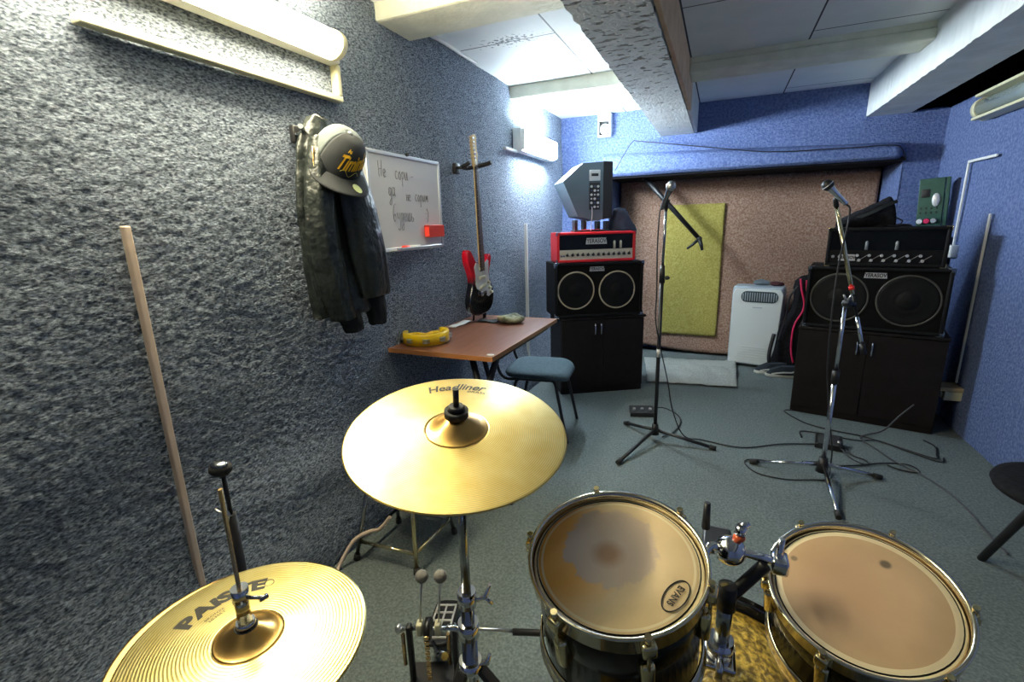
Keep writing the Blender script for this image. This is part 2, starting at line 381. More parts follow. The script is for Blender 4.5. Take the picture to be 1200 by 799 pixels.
t = thing('wall_socket', 'low wall socket on a pine block at the foot of the right wall', 'socket', (1.42, 3.72, .22))
MB().box((1.32, 3.66, .262), (1.45, 3.8, .285), .003).build('block', M_rawwood, t)
MB().box((1.36, 3.665, .2), (1.45, 3.76, .262), .006).build('socket_box', M_cream, t)
MB().cyl((1.362, 3.71, .232), (1.352, 3.71, .232), .02).build('faceplate', M_white, t)
# vent box on the back wall
t = thing('wall_fan', 'small round fan in a white bracket high on the back wall', 'fan', (-1.04, 4.62, 2.1))
hb__ = MB().box((-1.105, 4.6, 2.245), (-.985, 4.67, 2.31), .004).box((-1.105, 4.6, 2.11), (-.985, 4.67, 2.125), .004).box((-1.105, 4.6, 2.12), (-1.092, 4.67, 2.25), .003).box((-1.0, 4.6, 2.12), (-.985, 4.67, 2.25), .003)
hb__.build('housing', M_white, t)
MB().box((-1.094, 4.645, 2.12), (-.998, 4.665, 2.25)).build('dark_opening', M_black, t)
Mf = frame((-1.04, 4.615, 2.175), (0, -1, 0))
MB().torus(.04, .008, Mf, 28, 8).build('rim', M_steel, t)
MB().lathe([(.0, -.02), (.036, -.02), (.036, -.004), (.0, 0)], 28, Mf).build('rotor', M_lens, t)
MB().ell((-1.04, 4.61, 2.175), (.012, .01, .012)).build('hub', M_steel, t)

# niche hangings
def brown(u, v):
    x = NX0+.02+(NX1-.02-NX0-.02)*u
    foot = .075-.055*math.sin(PI*min(1, max(0, (x+.75)/1.35)))
    z = foot+(1.74-foot)*v
    return V((x, 5.14-.012*math.sin(x*5+z)-noise.noise(V((x*2.2, z*1.2, 5)))*.02-.03*(1-v)**3, z))
tag(MB().slab(brown, 90, 60, (0, .012, 0)).build('wall_hanging_carpet', M_brown), 'big brown carpet hung over the back niche, sagging at its foot', 'carpet')
def olive(u, v):
    x = -.52+.535*u; z = .2+1.3*v
    p = brown((x-NX0-.02)/(NX1-.04-NX0), (z-.03)/1.71); return V((x, p.y-.02, z))
tag(MB().slab(olive, 30, 50, (0, .01, 0)).build('carpet_patch', M_yellow), 'olive yellow carpet rectangle on the brown hanging carpet', 'carpet')
t = thing('boom_arm', 'black boom arm slanting down from the lintel in front of the olive patch', 'boom arm', (-.45, 4.8, 1.1))
A_, B_ = V((-.735, 4.8, 1.79)), V((-.19, 4.86, 1.18))
MB().cyl(A_, B_, .024, .02).build('arm', M_black, t)
MB().ell(B_, (.026, .026, .026)).build('joint', M_black, t)
k_ = MB().tube([B_, B_+V((.02, -.02, -.05)), B_+V((.035, -.03, -.105))], [.02, .018, .012]); k_.tube([B_, B_+V((-.05, -.02, -.05)), B_+V((-.1, -.03, -.09))], [.016, .014, .01]); k_.build('clip', M_black, t)

def cable(pts, label, r=.004, m=M_black, n=6, name='cable'):
    return tag(MB().tube(smooth_path(pts, n), r, 6).build(name, m), label, 'cable')
cable([(-.915, 4.5, 1.8), (-.85, 4.52, 1.92), (-.775, 4.54, 2.034), (-.7, 4.54, 2.03), (-.2, 4.535, 1.945), (.3, 4.535, 1.865), (.8, 4.535, 1.85), (1.1, 4.535, 1.846), (1.17, 4.55, 1.82), (1.22, 4.6, 1.739)], 'thin black wire running along the back wall above the lintel', .004, name='pinned_wire')  # wire pinned along the lintel face, not hanging free

# ------------------------------------------------------------------ wall things: jacket, cap, whiteboard, guitar
M_jack = mat('black_green_nylon', (.013, .017, .016, 1), .38, 0, (.022, .028, .025, 1), 12, bump=(18, .5, .03))
M_jackrib = mat('ribbed_cuff', (.008, .009, .009, 1), .9, bump=(160, .4, .004))
def drape(path, wid, dep, folds, seed, nz_=46, na=44, amp=.2):
    """closed loft down a path; widths along Y, depths along X, with deepening folds"""
    rings = []
    P = smooth_path(path, 8); k = len(P)
    def lerp(a, t): i = min(int(t*(len(a)-1)), len(a)-2); f = t*(len(a)-1)-i; return a[i]*(1-f)+a[i+1]*f
    for i in range(k):
        t = i/(k-1); w_, d_ = lerp(wid, t), lerp(dep, t); r = []
        for j in range(na):
            a = 2*PI*j/na
            f = 1+amp*math.sin(min(1, t*1.6)*PI/2)*noise.noise(V((math.cos(a)*folds, math.sin(a)*folds, t*1.6+seed)))*1.6
            f += .05*noise.noise(V((a*3, t*14, seed+5)))
            r.append(V((P[i].x+d_*math.cos(a)*f, P[i].y+w_*math.sin(a)*f, P[i].z+.012*noise.noise(V((a, t*3, seed))))))
        rings.append(r)
    return MB().rings(rings)
jx = -1.36
t = thing('jacket', 'black zip jacket hanging on a wall hook under the cap', 'jacket', (jx, 1.5, .95))
drape([(jx, 1.44, 1.735), (jx, 1.435, 1.62), (jx, 1.44, 1.4), (jx, 1.455, 1.2), (jx, 1.475, 1.03), (jx, 1.48, 1.0)], [.045, .115, .15, .155, .145, .14], [.03, .05, .06, .065, .06, .055], 2.4, 1, amp=.24).build('body', M_jack, t)
drape([(jx+.045, 1.385, 1.66), (jx+.05, 1.35, 1.5), (jx+.05, 1.345, 1.3), (jx+.05, 1.375, 1.1), (jx+.045, 1.405, .985)], [.035, .055, .062, .06, .05], [.03, .045, .05, .048, .04], 1.8, 9, amp=.22).build('sleeve', M_jack, t)
drape([(jx+.06, 1.50, 1.62), (jx+.075, 1.52, 1.45), (jx+.08, 1.545, 1.25), (jx+.075, 1.57, 1.1), (jx+.07, 1.575, 1.06)], [.05, .085, .09, .085, .08], [.03, .045, .05, .045, .042], 1.9, 21, amp=.2).build('sleeve', M_jack, t)
drape([(jx+.04, 1.605, 1.1), (jx+.045, 1.625, 1.0), (jx+.045, 1.63, .93)], [.06, .055, .045], [.04, .036, .03], 2, 33, amp=.1).build('cuff', M_jackrib, t)
drape([(jx+.035, 1.44, 1.02), (jx+.035, 1.47, .96), (jx+.035, 1.475, .925)], [.07, .055, .05], [.04, .036, .03], 2, 43, amp=.1).build('cuff', M_jackrib, t)
MB().tube(smooth_path([(jx+.06, 1.33, 1.62), (jx+.075, 1.305, 1.4), (jx+.08, 1.32, 1.2), (jx+.07, 1.35, 1.05)], 6), .004, 6).build('zip', M_brass, t)
t_ = bpy.data.objects['jacket']; t_.location.y -= .025; t_.scale = (1, .9, .97); t_.location.z += .03
t = thing('coat_hook', 'dark coat hook sticking out beside the jacket collar', 'hook', (-1.43, 1.35, 1.7))
MB().box((-1.455, 1.375, 1.66), (-1.43, 1.415, 1.72), .005).build('plate', M_black, t)
MB().tube(smooth_path([(-1.44, 1.39, 1.69), (-1.38, 1.365, 1.685), (-1.345, 1.33, 1.69), (-1.33, 1.31, 1.695)]), .009).build('prong', M_dchrome, t)
# cap
M_cap = mat('grey_black_twill', (.016, .018, .021, 1), .85, 0, (.026, .029, .033, 1), 8, bump=(300, .3, .002))
M_capside = mat('faded_twill', (.10, .12, .125, 1), .85, 0, (.15, .17, .17, 1), 10, bump=(300, .3, .002))
M_emb = mat('yellow_embroidery', (.75, .42, .01, 1), .6)
M_stick = mat('green_sticker', (.55, .62, .3, 1), .4)
cc = V((-1.29, 1.42, 1.60))
F_ = V((.8, -.2, -.7)).normalized(); U_ = V((.45, -.25, .86)); U_ = (U_-F_*U_.dot(F_)).normalized(); S_ = U_.cross(F_)
RC = Matrix.Rotation(math.radians(-16), 3, V((.65, -.75, -.15))) @ Matrix((F_, S_, U_)).transposed(); F_, S_, U_ = RC.col[0].copy(), RC.col[1].copy(), RC.col[2].copy()
cap_ = thing('baseball_cap', 'black flat-brim cap with yellow lettering hung over the jacket', 'cap', cc, RC)
CM = Matrix.Translation(cc) @ RC.to_4x4()
def crown(u, v):
    a = 2*PI*u; e = PI/2*v
    rr_ = math.cos(e)**.62; zz = math.sin(e)**.9
    fr = 1+.06*math.cos(a)
    return CM @ V((.098*rr_*math.cos(a)*fr, .086*rr_*math.sin(a), .115*zz*(1+.06*math.cos(a)*(1-v))))
for part, m_, u0, u1 in (('front_panel', M_cap, -.2, .2), ('back_panel', M_capside, .2, .8)):
    MB().slab(lambda u, v: crown(u0+(u1-u0)*u, v*.995), 28, 16, -U_*.002).build(part, m_, cap_)
MB().ell((0, 0, .116), (.008, .008, .005), CM).build('button', M_plate, cap_)
def brim(u, v):
    a = -1.32+2.64*u; rin = .1; L = .073*(math.cos(a*1.1)**.5 if math.cos(a*1.1) > 0 else 0)
    r_ = rin+L*v
    x_ = r_*math.cos(a)*1.02; y_ = (rin*.87+L*v*.85)*math.sin(a)
    return CM @ V((x_, y_, .002-.012*(y_/.08)**2-.01*v))
bo = MB().slab(brim, 30, 8, U_*-.004).build('brim', M_cap, cap_)
def brimtop(x, y, d): return CM @ V((.138+y, x+.03, -.003+d-.012*((x+.03)/.08)**2))
MB().grid(lambda u, v: brimtop(.018*v*math.cos(2*PI*u), .021*v*math.sin(2*PI*u), .0025), 24, 4).build('sticker', M_stick, bo)
def capface(x, y, d):
    a = (-x)/.098; v = (y+.042)/.115
    p = crown(-a/(2*PI)*1.0, max(.02, min(.9, v))); q = (p-CM.translation).normalized()
    return p+q*(.002+d)
fp = [c for c in cap_.children if c.name.startswith('front_panel')] if False else None
M_emb2 = mat('dull_yellow_thread', (.45, .4, .1, 1), .7)
e_ = MB(); e_.text('Timinal', .05, lambda x, y, d: capface(x, y-.006+.12*x, d), bold=.0014, xs=.82, shear=.35, depth=.002)
e_.text('As', .016, lambda x, y, d: capface(x-.03, y+.022, d), bold=.0006, xs=1, shear=.3, depth=.002)
e_.build('lettering', M_emb, cap_, recalc=False)
MB().tube([capface(-.04+.08*k/10, -.03+.006*math.sin(k), .001) for k in range(11)], .0012, 5).build('underline', M_emb2, cap_)

# whiteboard
t = thing('whiteboard', 'small whiteboard with handwritten lines on the left wall', 'whiteboard', (-1.42, 2.075, 1.25))
M_wb = mat('whiteboard_enamel', (.72, .7, .71, 1), .25)
M_alu = mat('aluminium', (.7, .72, .74, 1), .35, .6)
WX = -1.405
MB().box((-1.42, 1.8, 1.265), (WX, 2.365, 1.68), 0).build('panel', M_wb, t)
fr_ = MB()
for lo, hi in (((1.785, 1.25), (1.803, 1.695)), ((2.357, 1.25), (2.375, 1.695)), ((1.785, 1.677), (2.375, 1.695)), ((1.785, 1.25), (2.375, 1.268))):
    fr_.box((-1.425, lo[0], lo[1]), (WX+.006, hi[0], hi[1]), .004)
fr_.build('frame', M_alu, t)
MB().box((WX, 1.9, 1.252), (WX+.045, 2.2, 1.258), .002).box((WX+.04, 1.9, 1.252), (WX+.045, 2.2, 1.268), .002).build('pen_tray', M_alu, t)
MB().cyl((WX+.004, 2.08, 1.697), (WX+.016, 2.08, 1.697), .008).build('screw', M_black, t)
STROKES = {  # handwriting, x to the right, y up, one unit = one lower-case height
 'Н': [[(0, 1.9), (.08, 0)], [(.75, 2), (.6, .1)], [(.05, .85), (.7, 1.05)]],
 'е': [[(.05, .5), (.5, .6), (.45, .95), (.15, .9), (.05, .4), (.25, 0), (.6, .15)]],
 'с': [[(.5, .85), (.25, 1), (.05, .5), (.2, .05), (.55, .15)]],
 'о': [[(.3, 1), (.05, .5), (.25, 0), (.5, .45), (.3, 1)]],
 'р': [[(.1, .95), (.12, -.8)], [(.1, .6), (.35, 1), (.55, .6), (.35, .15), (.12, .25)]],
 'и': [[(.05, 1), (.1, .15), (.3, .1), (.55, 1), (.55, .1), (.7, .1)]],
 'д': [[(.5, .85), (.2, .95), (.05, .4), (.25, .05), (.5, .5), (.55, .95), (.5, -.6), (.3, -1), (.12, -.7), (.45, -.25)]],
 'а': [[(.5, .9), (.2, 1), (.05, .5), (.2, .05), (.5, .5), (.52, 1), (.52, .15), (.68, .1)]],
 'н': [[(.08, 1), (.1, 0)], [(.5, 1), (.52, 0)], [(.1, .5), (.5, .55)]],
 'м': [[(.02, .05), (.15, 1), (.32, .3), (.55, 1), (.6, .1), (.72, .1)]],
 'б': [[(.65, 2), (.3, 1.75), (.1, 1), (.1, .4), (.3, 0), (.55, .4), (.4, .85), (.12, .6)]],
 'у': [[(.05, 1), (.15, .4), (.5, .5)], [(.55, 1), (.5, -.6), (.3, -1), (.1, -.75)]],
 'ш': [[(.02, 1), (.06, .1), (.25, .1), (.3, 1), (.32, .1), (.52, .1), (.56, 1), (.58, .1)]],
 'ь': [[(.08, 1), (.1, .05), (.4, .05), (.45, .4), (.12, .5)]],
 '-': [[(.1, .5), (.5, .55)]], ':': [[(.2, .9), (.22, .8)], [(.2, .25), (.22, .15)]], ')': [[(.05, 1.5), (.4, .9), (.3, .1), (.05, -.3)]]}
hw = MB()
def write(txt, y, z, h, sl=0.0):
    for ch in txt:
        if ch == ' ': y += .5*h; continue
        for st in STROKES[ch]:
            P = smooth_path([(WX+.0012, y+px*h*.95, z+py*h+sl*(px)) for px, py in st], 4)
            hw.tube(P, .0012, 5)
        y += (max(p[0] for s_ in STROKES[ch] for p in s_)+.16)*h*.95
write('Не', 1.865, 1.583, .036); write('сори -', 1.985, 1.58, .038)
write('да', 1.925, 1.502, .04); write('не', 2.06, 1.485, .03); write('сорим', 2.135, 1.485, .033)
write('будешь', 1.945, 1.388, .041); write(':)', 2.215, 1.395, .038)
hw.build('handwriting', mat('faint_marker_ink', (.2, .19, .2, 1), .6), t)
e = tag(MB().prism(rrect(.15, .062, .008), .03, Matrix.Translation((WX+.002, 2.27, 1.338)) @ Matrix(((0, 0, 1, 0), (1, 0, 0, 0), (0, 1, 0, 0), (0, 0, 0, 1))), .003).build('board_eraser', M_redpl),
        'red board eraser stuck to the lower corner of the whiteboard', 'eraser')
t = thing('marker_pen', 'white marker pen with red cap lying in the whiteboard tray', 'marker', (WX+.02, 2.02, 1.258))
MB().cyl((WX+.022, 2.02, 1.267), (WX+.022, 2.115, 1.267), .008).build('barrel', M_white, t)
MB().cyl((WX+.022, 1.975, 1.267), (WX+.022, 2.02, 1.267), .009).build('pen_cap', M_redpl, t)

for o in ([q for q in C.objects if q.name in ('whiteboard', 'board_eraser', 'marker_pen')]):
    o.location.y -= .055; o.location.x -= .012; o.location.z -= .006
# electric guitar, hung parallel to the wall; local x = to the right along +Y, local y up, local z out of the wall (+X)
GA = .035
GM = Matrix.Translation((-1.375, 2.615, .815)) @ Matrix(((0, 0, 1, 0), (1, 0, 0, 0), (0, 1, 0, 0), (0, 0, 0, 1))) @ Matrix.Rotation(GA, 4, 'Z')
g = thing('electric_guitar', 'red and black electric guitar with white pickguard hanging by its headstock', 'guitar', (-1.375, 2.615, .815), GM.to_3x3())
body = [(0, 0), (.06, .003), (.115, .02), (.148, .06), (.157, .11), (.145, .155), (.122, .19), (.108, .225), (.112, .26), (.135, .3), (.15, .335), (.14, .36), (.115, .352),
        (.085, .325), (.05, .315), (.03, .318), (-.03, .318), (-.055, .33), (-.085, .365), (-.115, .4), (-.145, .405), (-.158, .37), (-.15, .32), (-.125, .275), (-.112, .235), (-.118, .19), (-.14, .15), (-.158, .105), (-.15, .055), (-.115, .02), (-.06, .003)]
bp_ = smooth_path([(x, y, 0) for x, y in body+[body[0]]], 3)[:-1]
mg = mat('red_burst_lacquer', (.55, .004, .012, 1), .15, coat=.8)
nt = mg.node_tree; n = nt.nodes; l = nt.links
tc = n.new('ShaderNodeTexCoord'); sx = n.new('ShaderNodeSeparateXYZ'); l.new(tc.outputs['Object'], sx.inputs[0])
tn = n.new('ShaderNodeTexNoise'); tn.inputs['Scale'].default_value = 7; l.new(tc.outputs['Object'], tn.inputs['Vector'])
ad = n.new('ShaderNodeMath'); ad.operation = 'MULTIPLY_ADD'; ad.inputs[1].default_value = .55; l.new(tn.outputs['Fac'], ad.inputs[0])
mr = n.new('ShaderNodeMapRange'); mr.inputs['From Min'].default_value = .08; mr.inputs['From Max'].default_value = .4; l.new(sx.outputs['Y'], mr.inputs['Value']); l.new(mr.outputs[0], ad.inputs[2])
rp = n.new('ShaderNodeValToRGB'); rp.color_ramp.elements[0].position = .62; rp.color_ramp.elements[1].position = .85
rp.color_ramp.elements[0].color = (.004, .003, .006, 1); rp.color_ramp.elements[1].color = (.62, .004, .02, 1)
l.new(ad.outputs[0], rp.inputs['Fac']); l.new(rp.outputs['Color'], n['Principled BSDF'].inputs['Base Color'])
bo = MB().prism([(p.x, p.y) for p in bp_], .042, GM, .006).build('body', mg, g)
pg = [(-.03, .315), (.035, .315), (.06, .318), (.085, .33), (.1, .322), (.098, .29), (.092, .25), (.1, .2), (.125, .15), (.12, .11), (.08, .1), (.02, .13), (-.03, .15), (-.07, .17), (-.085, .2), (-.08, .25), (-.09, .3), (-.07, .325)]
MB().prism(pg, .003, GM, 0, .042).build('pickguard', mat('white_pickguard', (.68, .68, .64, 1), .3), g)
for yy, tl in ((.285, 0), (.23, 0), (.175, .25)):
    MB().prism(rrect(.085, .018, .008), .008, GM @ Matrix.Translation((0, yy, .045)) @ Matrix.Rotation(tl, 4, 'Z'), .002).build('pickup', M_cream, g)
MB().box((-.035, .118, .043), (.035, .145, .056), .003, GM).build('bridge', M_chrome, g)
for kx, ky in ((.075, .19), (.09, .155), (.105, .125)): MB().cyl(GM @ V((kx, ky, .045)), GM @ V((kx, ky, .062)), .011, .008).build('knob', M_cream, g)
M_maple = mat('maple', (.62, .42, .17, 1), .35, 0, (.7, .5, .22, 1), 30)
nk = MB(); rr = []
for k in range(9):
    y = .3+.57*k/8; wd = .028-.007*k/8
    rr.append([GM @ V((wd*math.cos(a), y, .048-.016*max(0, math.sin(a)))) for a in [PI*q/10 for q in range(11)]])
nk.rings(rr); nk.build('neck', M_maple, g)
MB().rings([[GM @ V((s_*(.028-.007*q), .27+(.6)*q, zz)) for s_, zz in ((-1, .047), (1, .047), (1, .053), (-1, .053))] for q in (0, 1)], smooth=False).build('fingerboard', mat('rosewood', (.045, .022, .013, 1), .5), g)
fz = MB()
for k in range(21):
    y = .875-.6*(1-2**(-k/12.))/.72; wd = .028-.007*(y-.27)/.6
    fz.box((-wd, y-.0012, .053), (wd, y+.0012, .0545), 0, GM)
fz.build('frets', M_chrome, g)
hs = [(-.021, .87), (.021, .87), (.026, .9), (.034, .93), (.026, .96), (.022, 1.0), (.026, 1.03), (.012, 1.045), (-.03, 1.03), (-.038, 1.0), (-.034, .95), (-.028, .9)]
MB().prism(hs, .014, GM, .002, .034).build('headstock', M_maple, g)
for k in range(6):
    tp = MB().cyl(GM @ V((-.018-.002*k, .915+.021*k, .048)), GM @ V((-.018-.002*k, .915+.021*k, .058)), .005)
    tp.cyl(GM @ V((-.03-.001*k, .915+.021*k, .04)), GM @ V((-.052-.001*k, .915+.021*k, .04)), .003).ell((-.056-.001*k, .915+.021*k, .04), (.007, .005, .009), GM)
    tp.build('tuning_peg', M_chrome, g)
st = MB()
for k in range(6):
    x = -.016+.0064*k; st.tube([GM @ V((x*1.4, .13, .058)), GM @ V((x, .5, .0575)), GM @ V((x*.8, .87, .057)), GM @ V((-.018-.002*(5-k), .915+.021*(5-k), .054))], .0006, 4)
st.build('strings', M_steel, g)
for pts in ([(.045, .01, .02), (.05, -.02, .022), (.054, -.043, .016)], [(-.04, .01, -.005), (-.045, -.03, -.008), (-.047, -.046, -.01)]):
    MB().strap([GM @ V(p) for p in pts], .04 if pts[0][0] > 0 else .018, .004, GM.to_3x3() @ V((0, 0, 1))).build('strap', M_blackfab, g)
t = thing('guitar_hanger', 'black padded wall hanger holding the guitar headstock', 'hanger', (-1.42, 2.58, 1.68))
MB().box((-1.455, 2.575, 1.66), (-1.43, 2.625, 1.72), .006).build('plate', M_black, t)
MB().tube([(-1.43, 2.575, 1.69), (-1.385, 2.575, 1.69)], .009).build('stem', M_black, t)
for s_, ln__ in ((-.034, .0), (.042, .1)): MB().tube(smooth_path([(-1.39, 2.59, 1.692), (-1.38, 2.602+s_, 1.694), (-1.35+ln__*.7, 2.602+s_, 1.705), (-1.335+ln__, 2.602+s_, 1.715)]), .012, 10).build('arm', M_black, t)

o = bpy.data.objects['guitar_hanger']; o.location.y -= .045; o.location.z -= .012
# ------------------------------------------------------------------ table, things on it, chair
M_table = mat('red_brown_laminate', (.15, .055, .032, 1), .28, 0, (.23, .1, .06, 1), 5, (.3, .7), coat=.2)
nt = M_table.node_tree
tn = [q for q in nt.nodes if q.type == 'TEX_NOISE'][0]; mp = nt.nodes.new('ShaderNodeMapping'); mp.inputs['Scale'].default_value = (9, 1, 1)
tcn = [q for q in nt.nodes if q.type == 'TEX_COORD'][0]; nt.links.new(tcn.outputs['Object'], mp.inputs['Vector']); nt.links.new(mp.outputs['Vector'], tn.inputs['Vector'])
M_edge = mat('orange_brown_edging', (.4, .16, .05, 1), .4)
t = thing('table', 'red-brown laminate table standing against the left wall', 'table', (-1.17, 2.29, 0))
MB().box((-1.485, 1.832, .76), (-.902, 2.755, .78)).build('tabletop', M_table, t)
ed = MB()
for lo, hi in (((-1.486, 1.829, .759), (-.899, 1.832, .781)), ((-.902, 1.83, .759), (-.899, 2.757, .781)), ((-1.486, 2.755, .759), (-.899, 2.758, .781))): ed.box(lo, hi)
ed.build('edging', M_edge, t)
for yy, legs_ in ((1.93, ((-1.06, -.89), (-.93, -1.2))), (2.6, ((-1.4, -1.2), (-1.2, -1.4)))):
    for pts in ([(xa, yy+.02*k, .757), (xb, yy+.02*k, .015)] for k, (xa, xb) in enumerate(legs_)):
        lg = MB().tube(pts, .016, 10).build('leg', M_black, t)
        MB().box((pts[1][0]-.03, yy-.02, 0), (pts[1][0]+.03, yy+.05, .018), .004).build('foot', M_rubber, lg)
MB().box((-1.1, 1.92, .735), (-.92, 2.65, .757), .003).build('rail', M_black, t)
tag(MB().slab(lambda u, v: V((-1.425+.05*u, 2.33+.2*v, .7845+.002*math.sin(v*9))), 4, 12, (0, 0, .003)).build('paper_strip', M_white), 'narrow white paper lying on the table near the wall', 'paper')
tag(MB().lathe([(.0, .0), (.014, 0), (.014, .002), (0, .002)], 20, Matrix.Translation((-.925, 1.865, .781)) @ Matrix.Diagonal((1.3, .8, 1, 1))).build('sticker', M_white), 'little white sticker at the near corner of the table', 'sticker')
# tambourine: crescent
t = thing('tambourine', 'yellow half-moon tambourine lying on the table', 'tambourine', (-1.355, 2.0, .781))
tc_ = V((-1.355, 2.0, .784)); M_yel = mat('yellow_plastic', (.72, .48, .008, 1), .3)
a0, a1 = -2.9, 1.35
def arc(r, a, z): return tc_+V((r*math.cos(a), r*math.sin(a), z))
rr = []
for k in range(41):
    a = a0+(a1-a0)*k/40; rr.append([arc(.112, a, 0), arc(.118, a, .003), arc(.118, a, .053), arc(.112, a, .056), arc(.098, a, .056), arc(.095, a, .053), arc(.095, a, .003), arc(.098, a, 0)])
MB().rings(rr).build('rim', M_yel, t)
p0, p1 = arc(.106, a0, .024), arc(.106, a1, .024)
MB().tube(smooth_path([p0, p0+V((.03, .05, 0)), p0.lerp(p1, .55)+V((.02, -.03, 0)), p1+V((-.035, -.03, 0)), p1]), .014, 10).build('grip', M_yel, t)
for a in (-2.55, -1.75, -1.0, -.25, .5, 1.1):
    j = MB()
    for z in (.017, .022, .03, .035): j.cyl(arc(.113, a, z), arc(.113, a, z+.0015), .019, n=18)
    j.cyl(arc(.113, a, .004), arc(.113, a, .046), .002).build('jingles', M_steel, t)
M_camo = mat('camouflage_cloth', (.07, .08, .05, 1), .9, 0, (.2, .2, .13, 1), 28, (.42, .55), bump=(50, .5, .01))
def lump(x0, x1, ya, yb, z, h, seed, m_, name, lab, cat, ang=0):
    rr = []
    cx, cy = (x0+x1)/2, (ya+yb)/2
    b_ = MB(); nu, nv = 30, 12; R_ = []
    for j in range(nv+1):
        e = PI*j/nv; R_.append([])
        for i in range(nu):
            a = 2*PI*i/nu; q = math.sin(e)**.5
            f = 1+.22*noise.noise(V((math.cos(a)*1.5, math.sin(a)*1.5, seed+j*.12)))
            dx, dy = (x1-x0)/2*q*math.cos(a)*f, (yb-ya)/2*q*math.sin(a)*f
            zz = z+max(0, h*(.5-.5*math.cos(e))*(1+.45*noise.noise(V((dx*16, dy*16, seed)))))
            R_[-1].append(V((cx+dx*math.cos(ang)-dy*math.sin(ang), cy+dx*math.sin(ang)+dy*math.cos(ang), zz)))
    return tag(b_.rings(R_).build(name, m_), lab, cat)
lump(-1.22, -1.05, 2.5, 2.64, .781, .045, 4, M_camo, 'folded_cloth', 'crumpled camouflage cloth on the far side of the table', 'cloth', .2)
tag(MB().slab(lambda u, v: V((-1.33+.13*u, 2.52+.08*v, .7815+.004*math.sin(u*6+v*3)+.004)), 10, 8, (0, 0, .004)).build('glove', M_jackrib), 'flat dark grey cloth scrap beside the camouflage cloth', 'cloth')
# chair with grey-blue seat, back tucked under the tabletop
M_seat = mat('grey_blue_upholstery', (.05, .085, .105, 1), .9, 0, (.075, .115, .135, 1), 60, bump=(300, .4, .003))
ch = thing('chair', 'grey-blue padded chair half pushed under the table', 'chair', (-1.04, 2.84, 0), rotz(.12))
cm = WM[ch.name]
sb_ = MB(); R_ = []
for z, s_ in ((.405, .86), (.415, .97), (.43, 1.0), (.445, .95), (.452, .8), (.455, .4), (.456, .02)):
    ring = []
    for x, y in rrect(.42*s_, .43*s_, .11*s_ if s_ > .1 else .003, 6):
        ring.append(cm @ V((x, y, z-.03*max(0, (x-.08)/.13)**2*(1 if z < .44 else .8))))
    R_.append(ring)
sb_.rings(R_).build('seat', M_seat, ch)
for s_ in (-1, 1):
    y = .17*s_
    MB().tube(smooth_path([(-.13, y, .395), (-.2, y*1.1, .41), (-.235, y*1.1, .5), (-.245, y*1.1, .6)]), .0095, 10).bm.transform(Matrix()) if False else None
    MB().tube([cm @ p for p in smooth_path([(-.1, y, .398), (-.19, y*1.1, .405), (-.235, y*1.12, .47), (-.245, y*1.1, .62)])], .0095, 10).build('back_tube', M_black, ch)
    for x, fx in ((.13, .21), (-.12, -.2)):
        MB().tube([cm @ p for p in smooth_path([(x-.03*(1 if x > 0 else -1), y, .4), (x, y*1.05, .385), (x+(fx-x)*.3, y*1.1, .28), (fx, y*1.2, .002)])], .0105, 10).build('leg', M_black, ch)
    MB().tube([cm @ V((-.12, y, .398)), cm @ V((.12, y, .398))], .0095, 8).build('seat_rail', M_black, ch)
R_ = []
for y in [(-.2+.4*k/10) for k in range(11)]:
    x = -.245-.03*(1-(y/.2)**2); hh = .1*(1-.25*abs(y/.2)**4)
    R_.append([cm @ V((x+dx, y, .61+dz*hh)) for dx, dz in ((-.012, -.85), (-.015, 0), (-.012, .85), (0, 1), (.012, .85), (.016, 0), (.012, -.85), (0, -1))])
MB().rings(R_).build('backrest', M_jackrib, ch)

# ------------------------------------------------------------------ left stack: cabinet, speaker cabinet, amplifier head, monitor
def base_frame(a, b):
    a, b = V(a), V(b); ang = math.atan2(b.y-a.y, b.x-a.x); return (a.x, a.y, 0), rotz(ang), (b-a).length
def cabinet(a, b, h, d, label, hx, over):
    loc, R, w_ = base_frame(a, b); t = thing('cabinet', label, 'cabinet', loc, R); M_ = WM[t.name]
    MB().box((0, .018, 0), (w_, d, h-.018), .002, M_).build('carcass', M_darkcab, t)
    MB().box((-over, -.004, h-.018), (w_+over, d, h), .003, M_).build('top', M_darkcab, t)
    for k in (0, 1):
        x0, x1 = (.004, w_/2-.0015) if k == 0 else (w_/2+.0015, w_-.004)
        dr = MB().box((x0, 0, .05), (x1, .017, h-.022), .0015, M_).build('door', M_darkcab, t)
        x = hx[k]
        MB().tube([M_ @ p for p in smooth_path([(x, .001, hx[2]), (x, -.022, hx[2]+.015), (x, -.028, hx[2]+.05), (x, -.022, hx[2]+.085), (x, .001, hx[2]+.1)])], [.004]*4+[.0055]*17+[.004]*4, 8).build('handle', M_chrome, dr)
    MB().box((.006, .012, 0), (w_-.006, .03, .048), .001, M_).build('plinth', M_darkcab, t)
    return t
cabinet((-1.103, 3.489), (-.52, 3.84), .63, .4, 'black two-door cabinet under the red amplifier stack', (.27, .318, .485), .012)
cabinet((.535, 3.717), (1.297, 3.552), .622, .42, 'black-brown two-door cabinet under the right amplifier stack', (.335, .415, .46), .004)
def logo(t, M_, x, z, w_, h, y, txt='YERASOV', size=.03):
    pl = MB().prism([(-w_/2, -h/2), (w_/2, -h/2), (w_*.46, h/2), (-w_*.46, h/2)], .004, M_ @ Matrix.Translation((x, y, z)) @ Matrix.Rotation(PI/2, 4, 'X')).build('logo_plate', M_plate, t)
    MB().text(txt, size, lambda px, py, d: M_ @ V((x+px, y-.0045-d, z+py)), bold=.001, xs=.8).build('lettering', M_ink, pl, recalc=False)
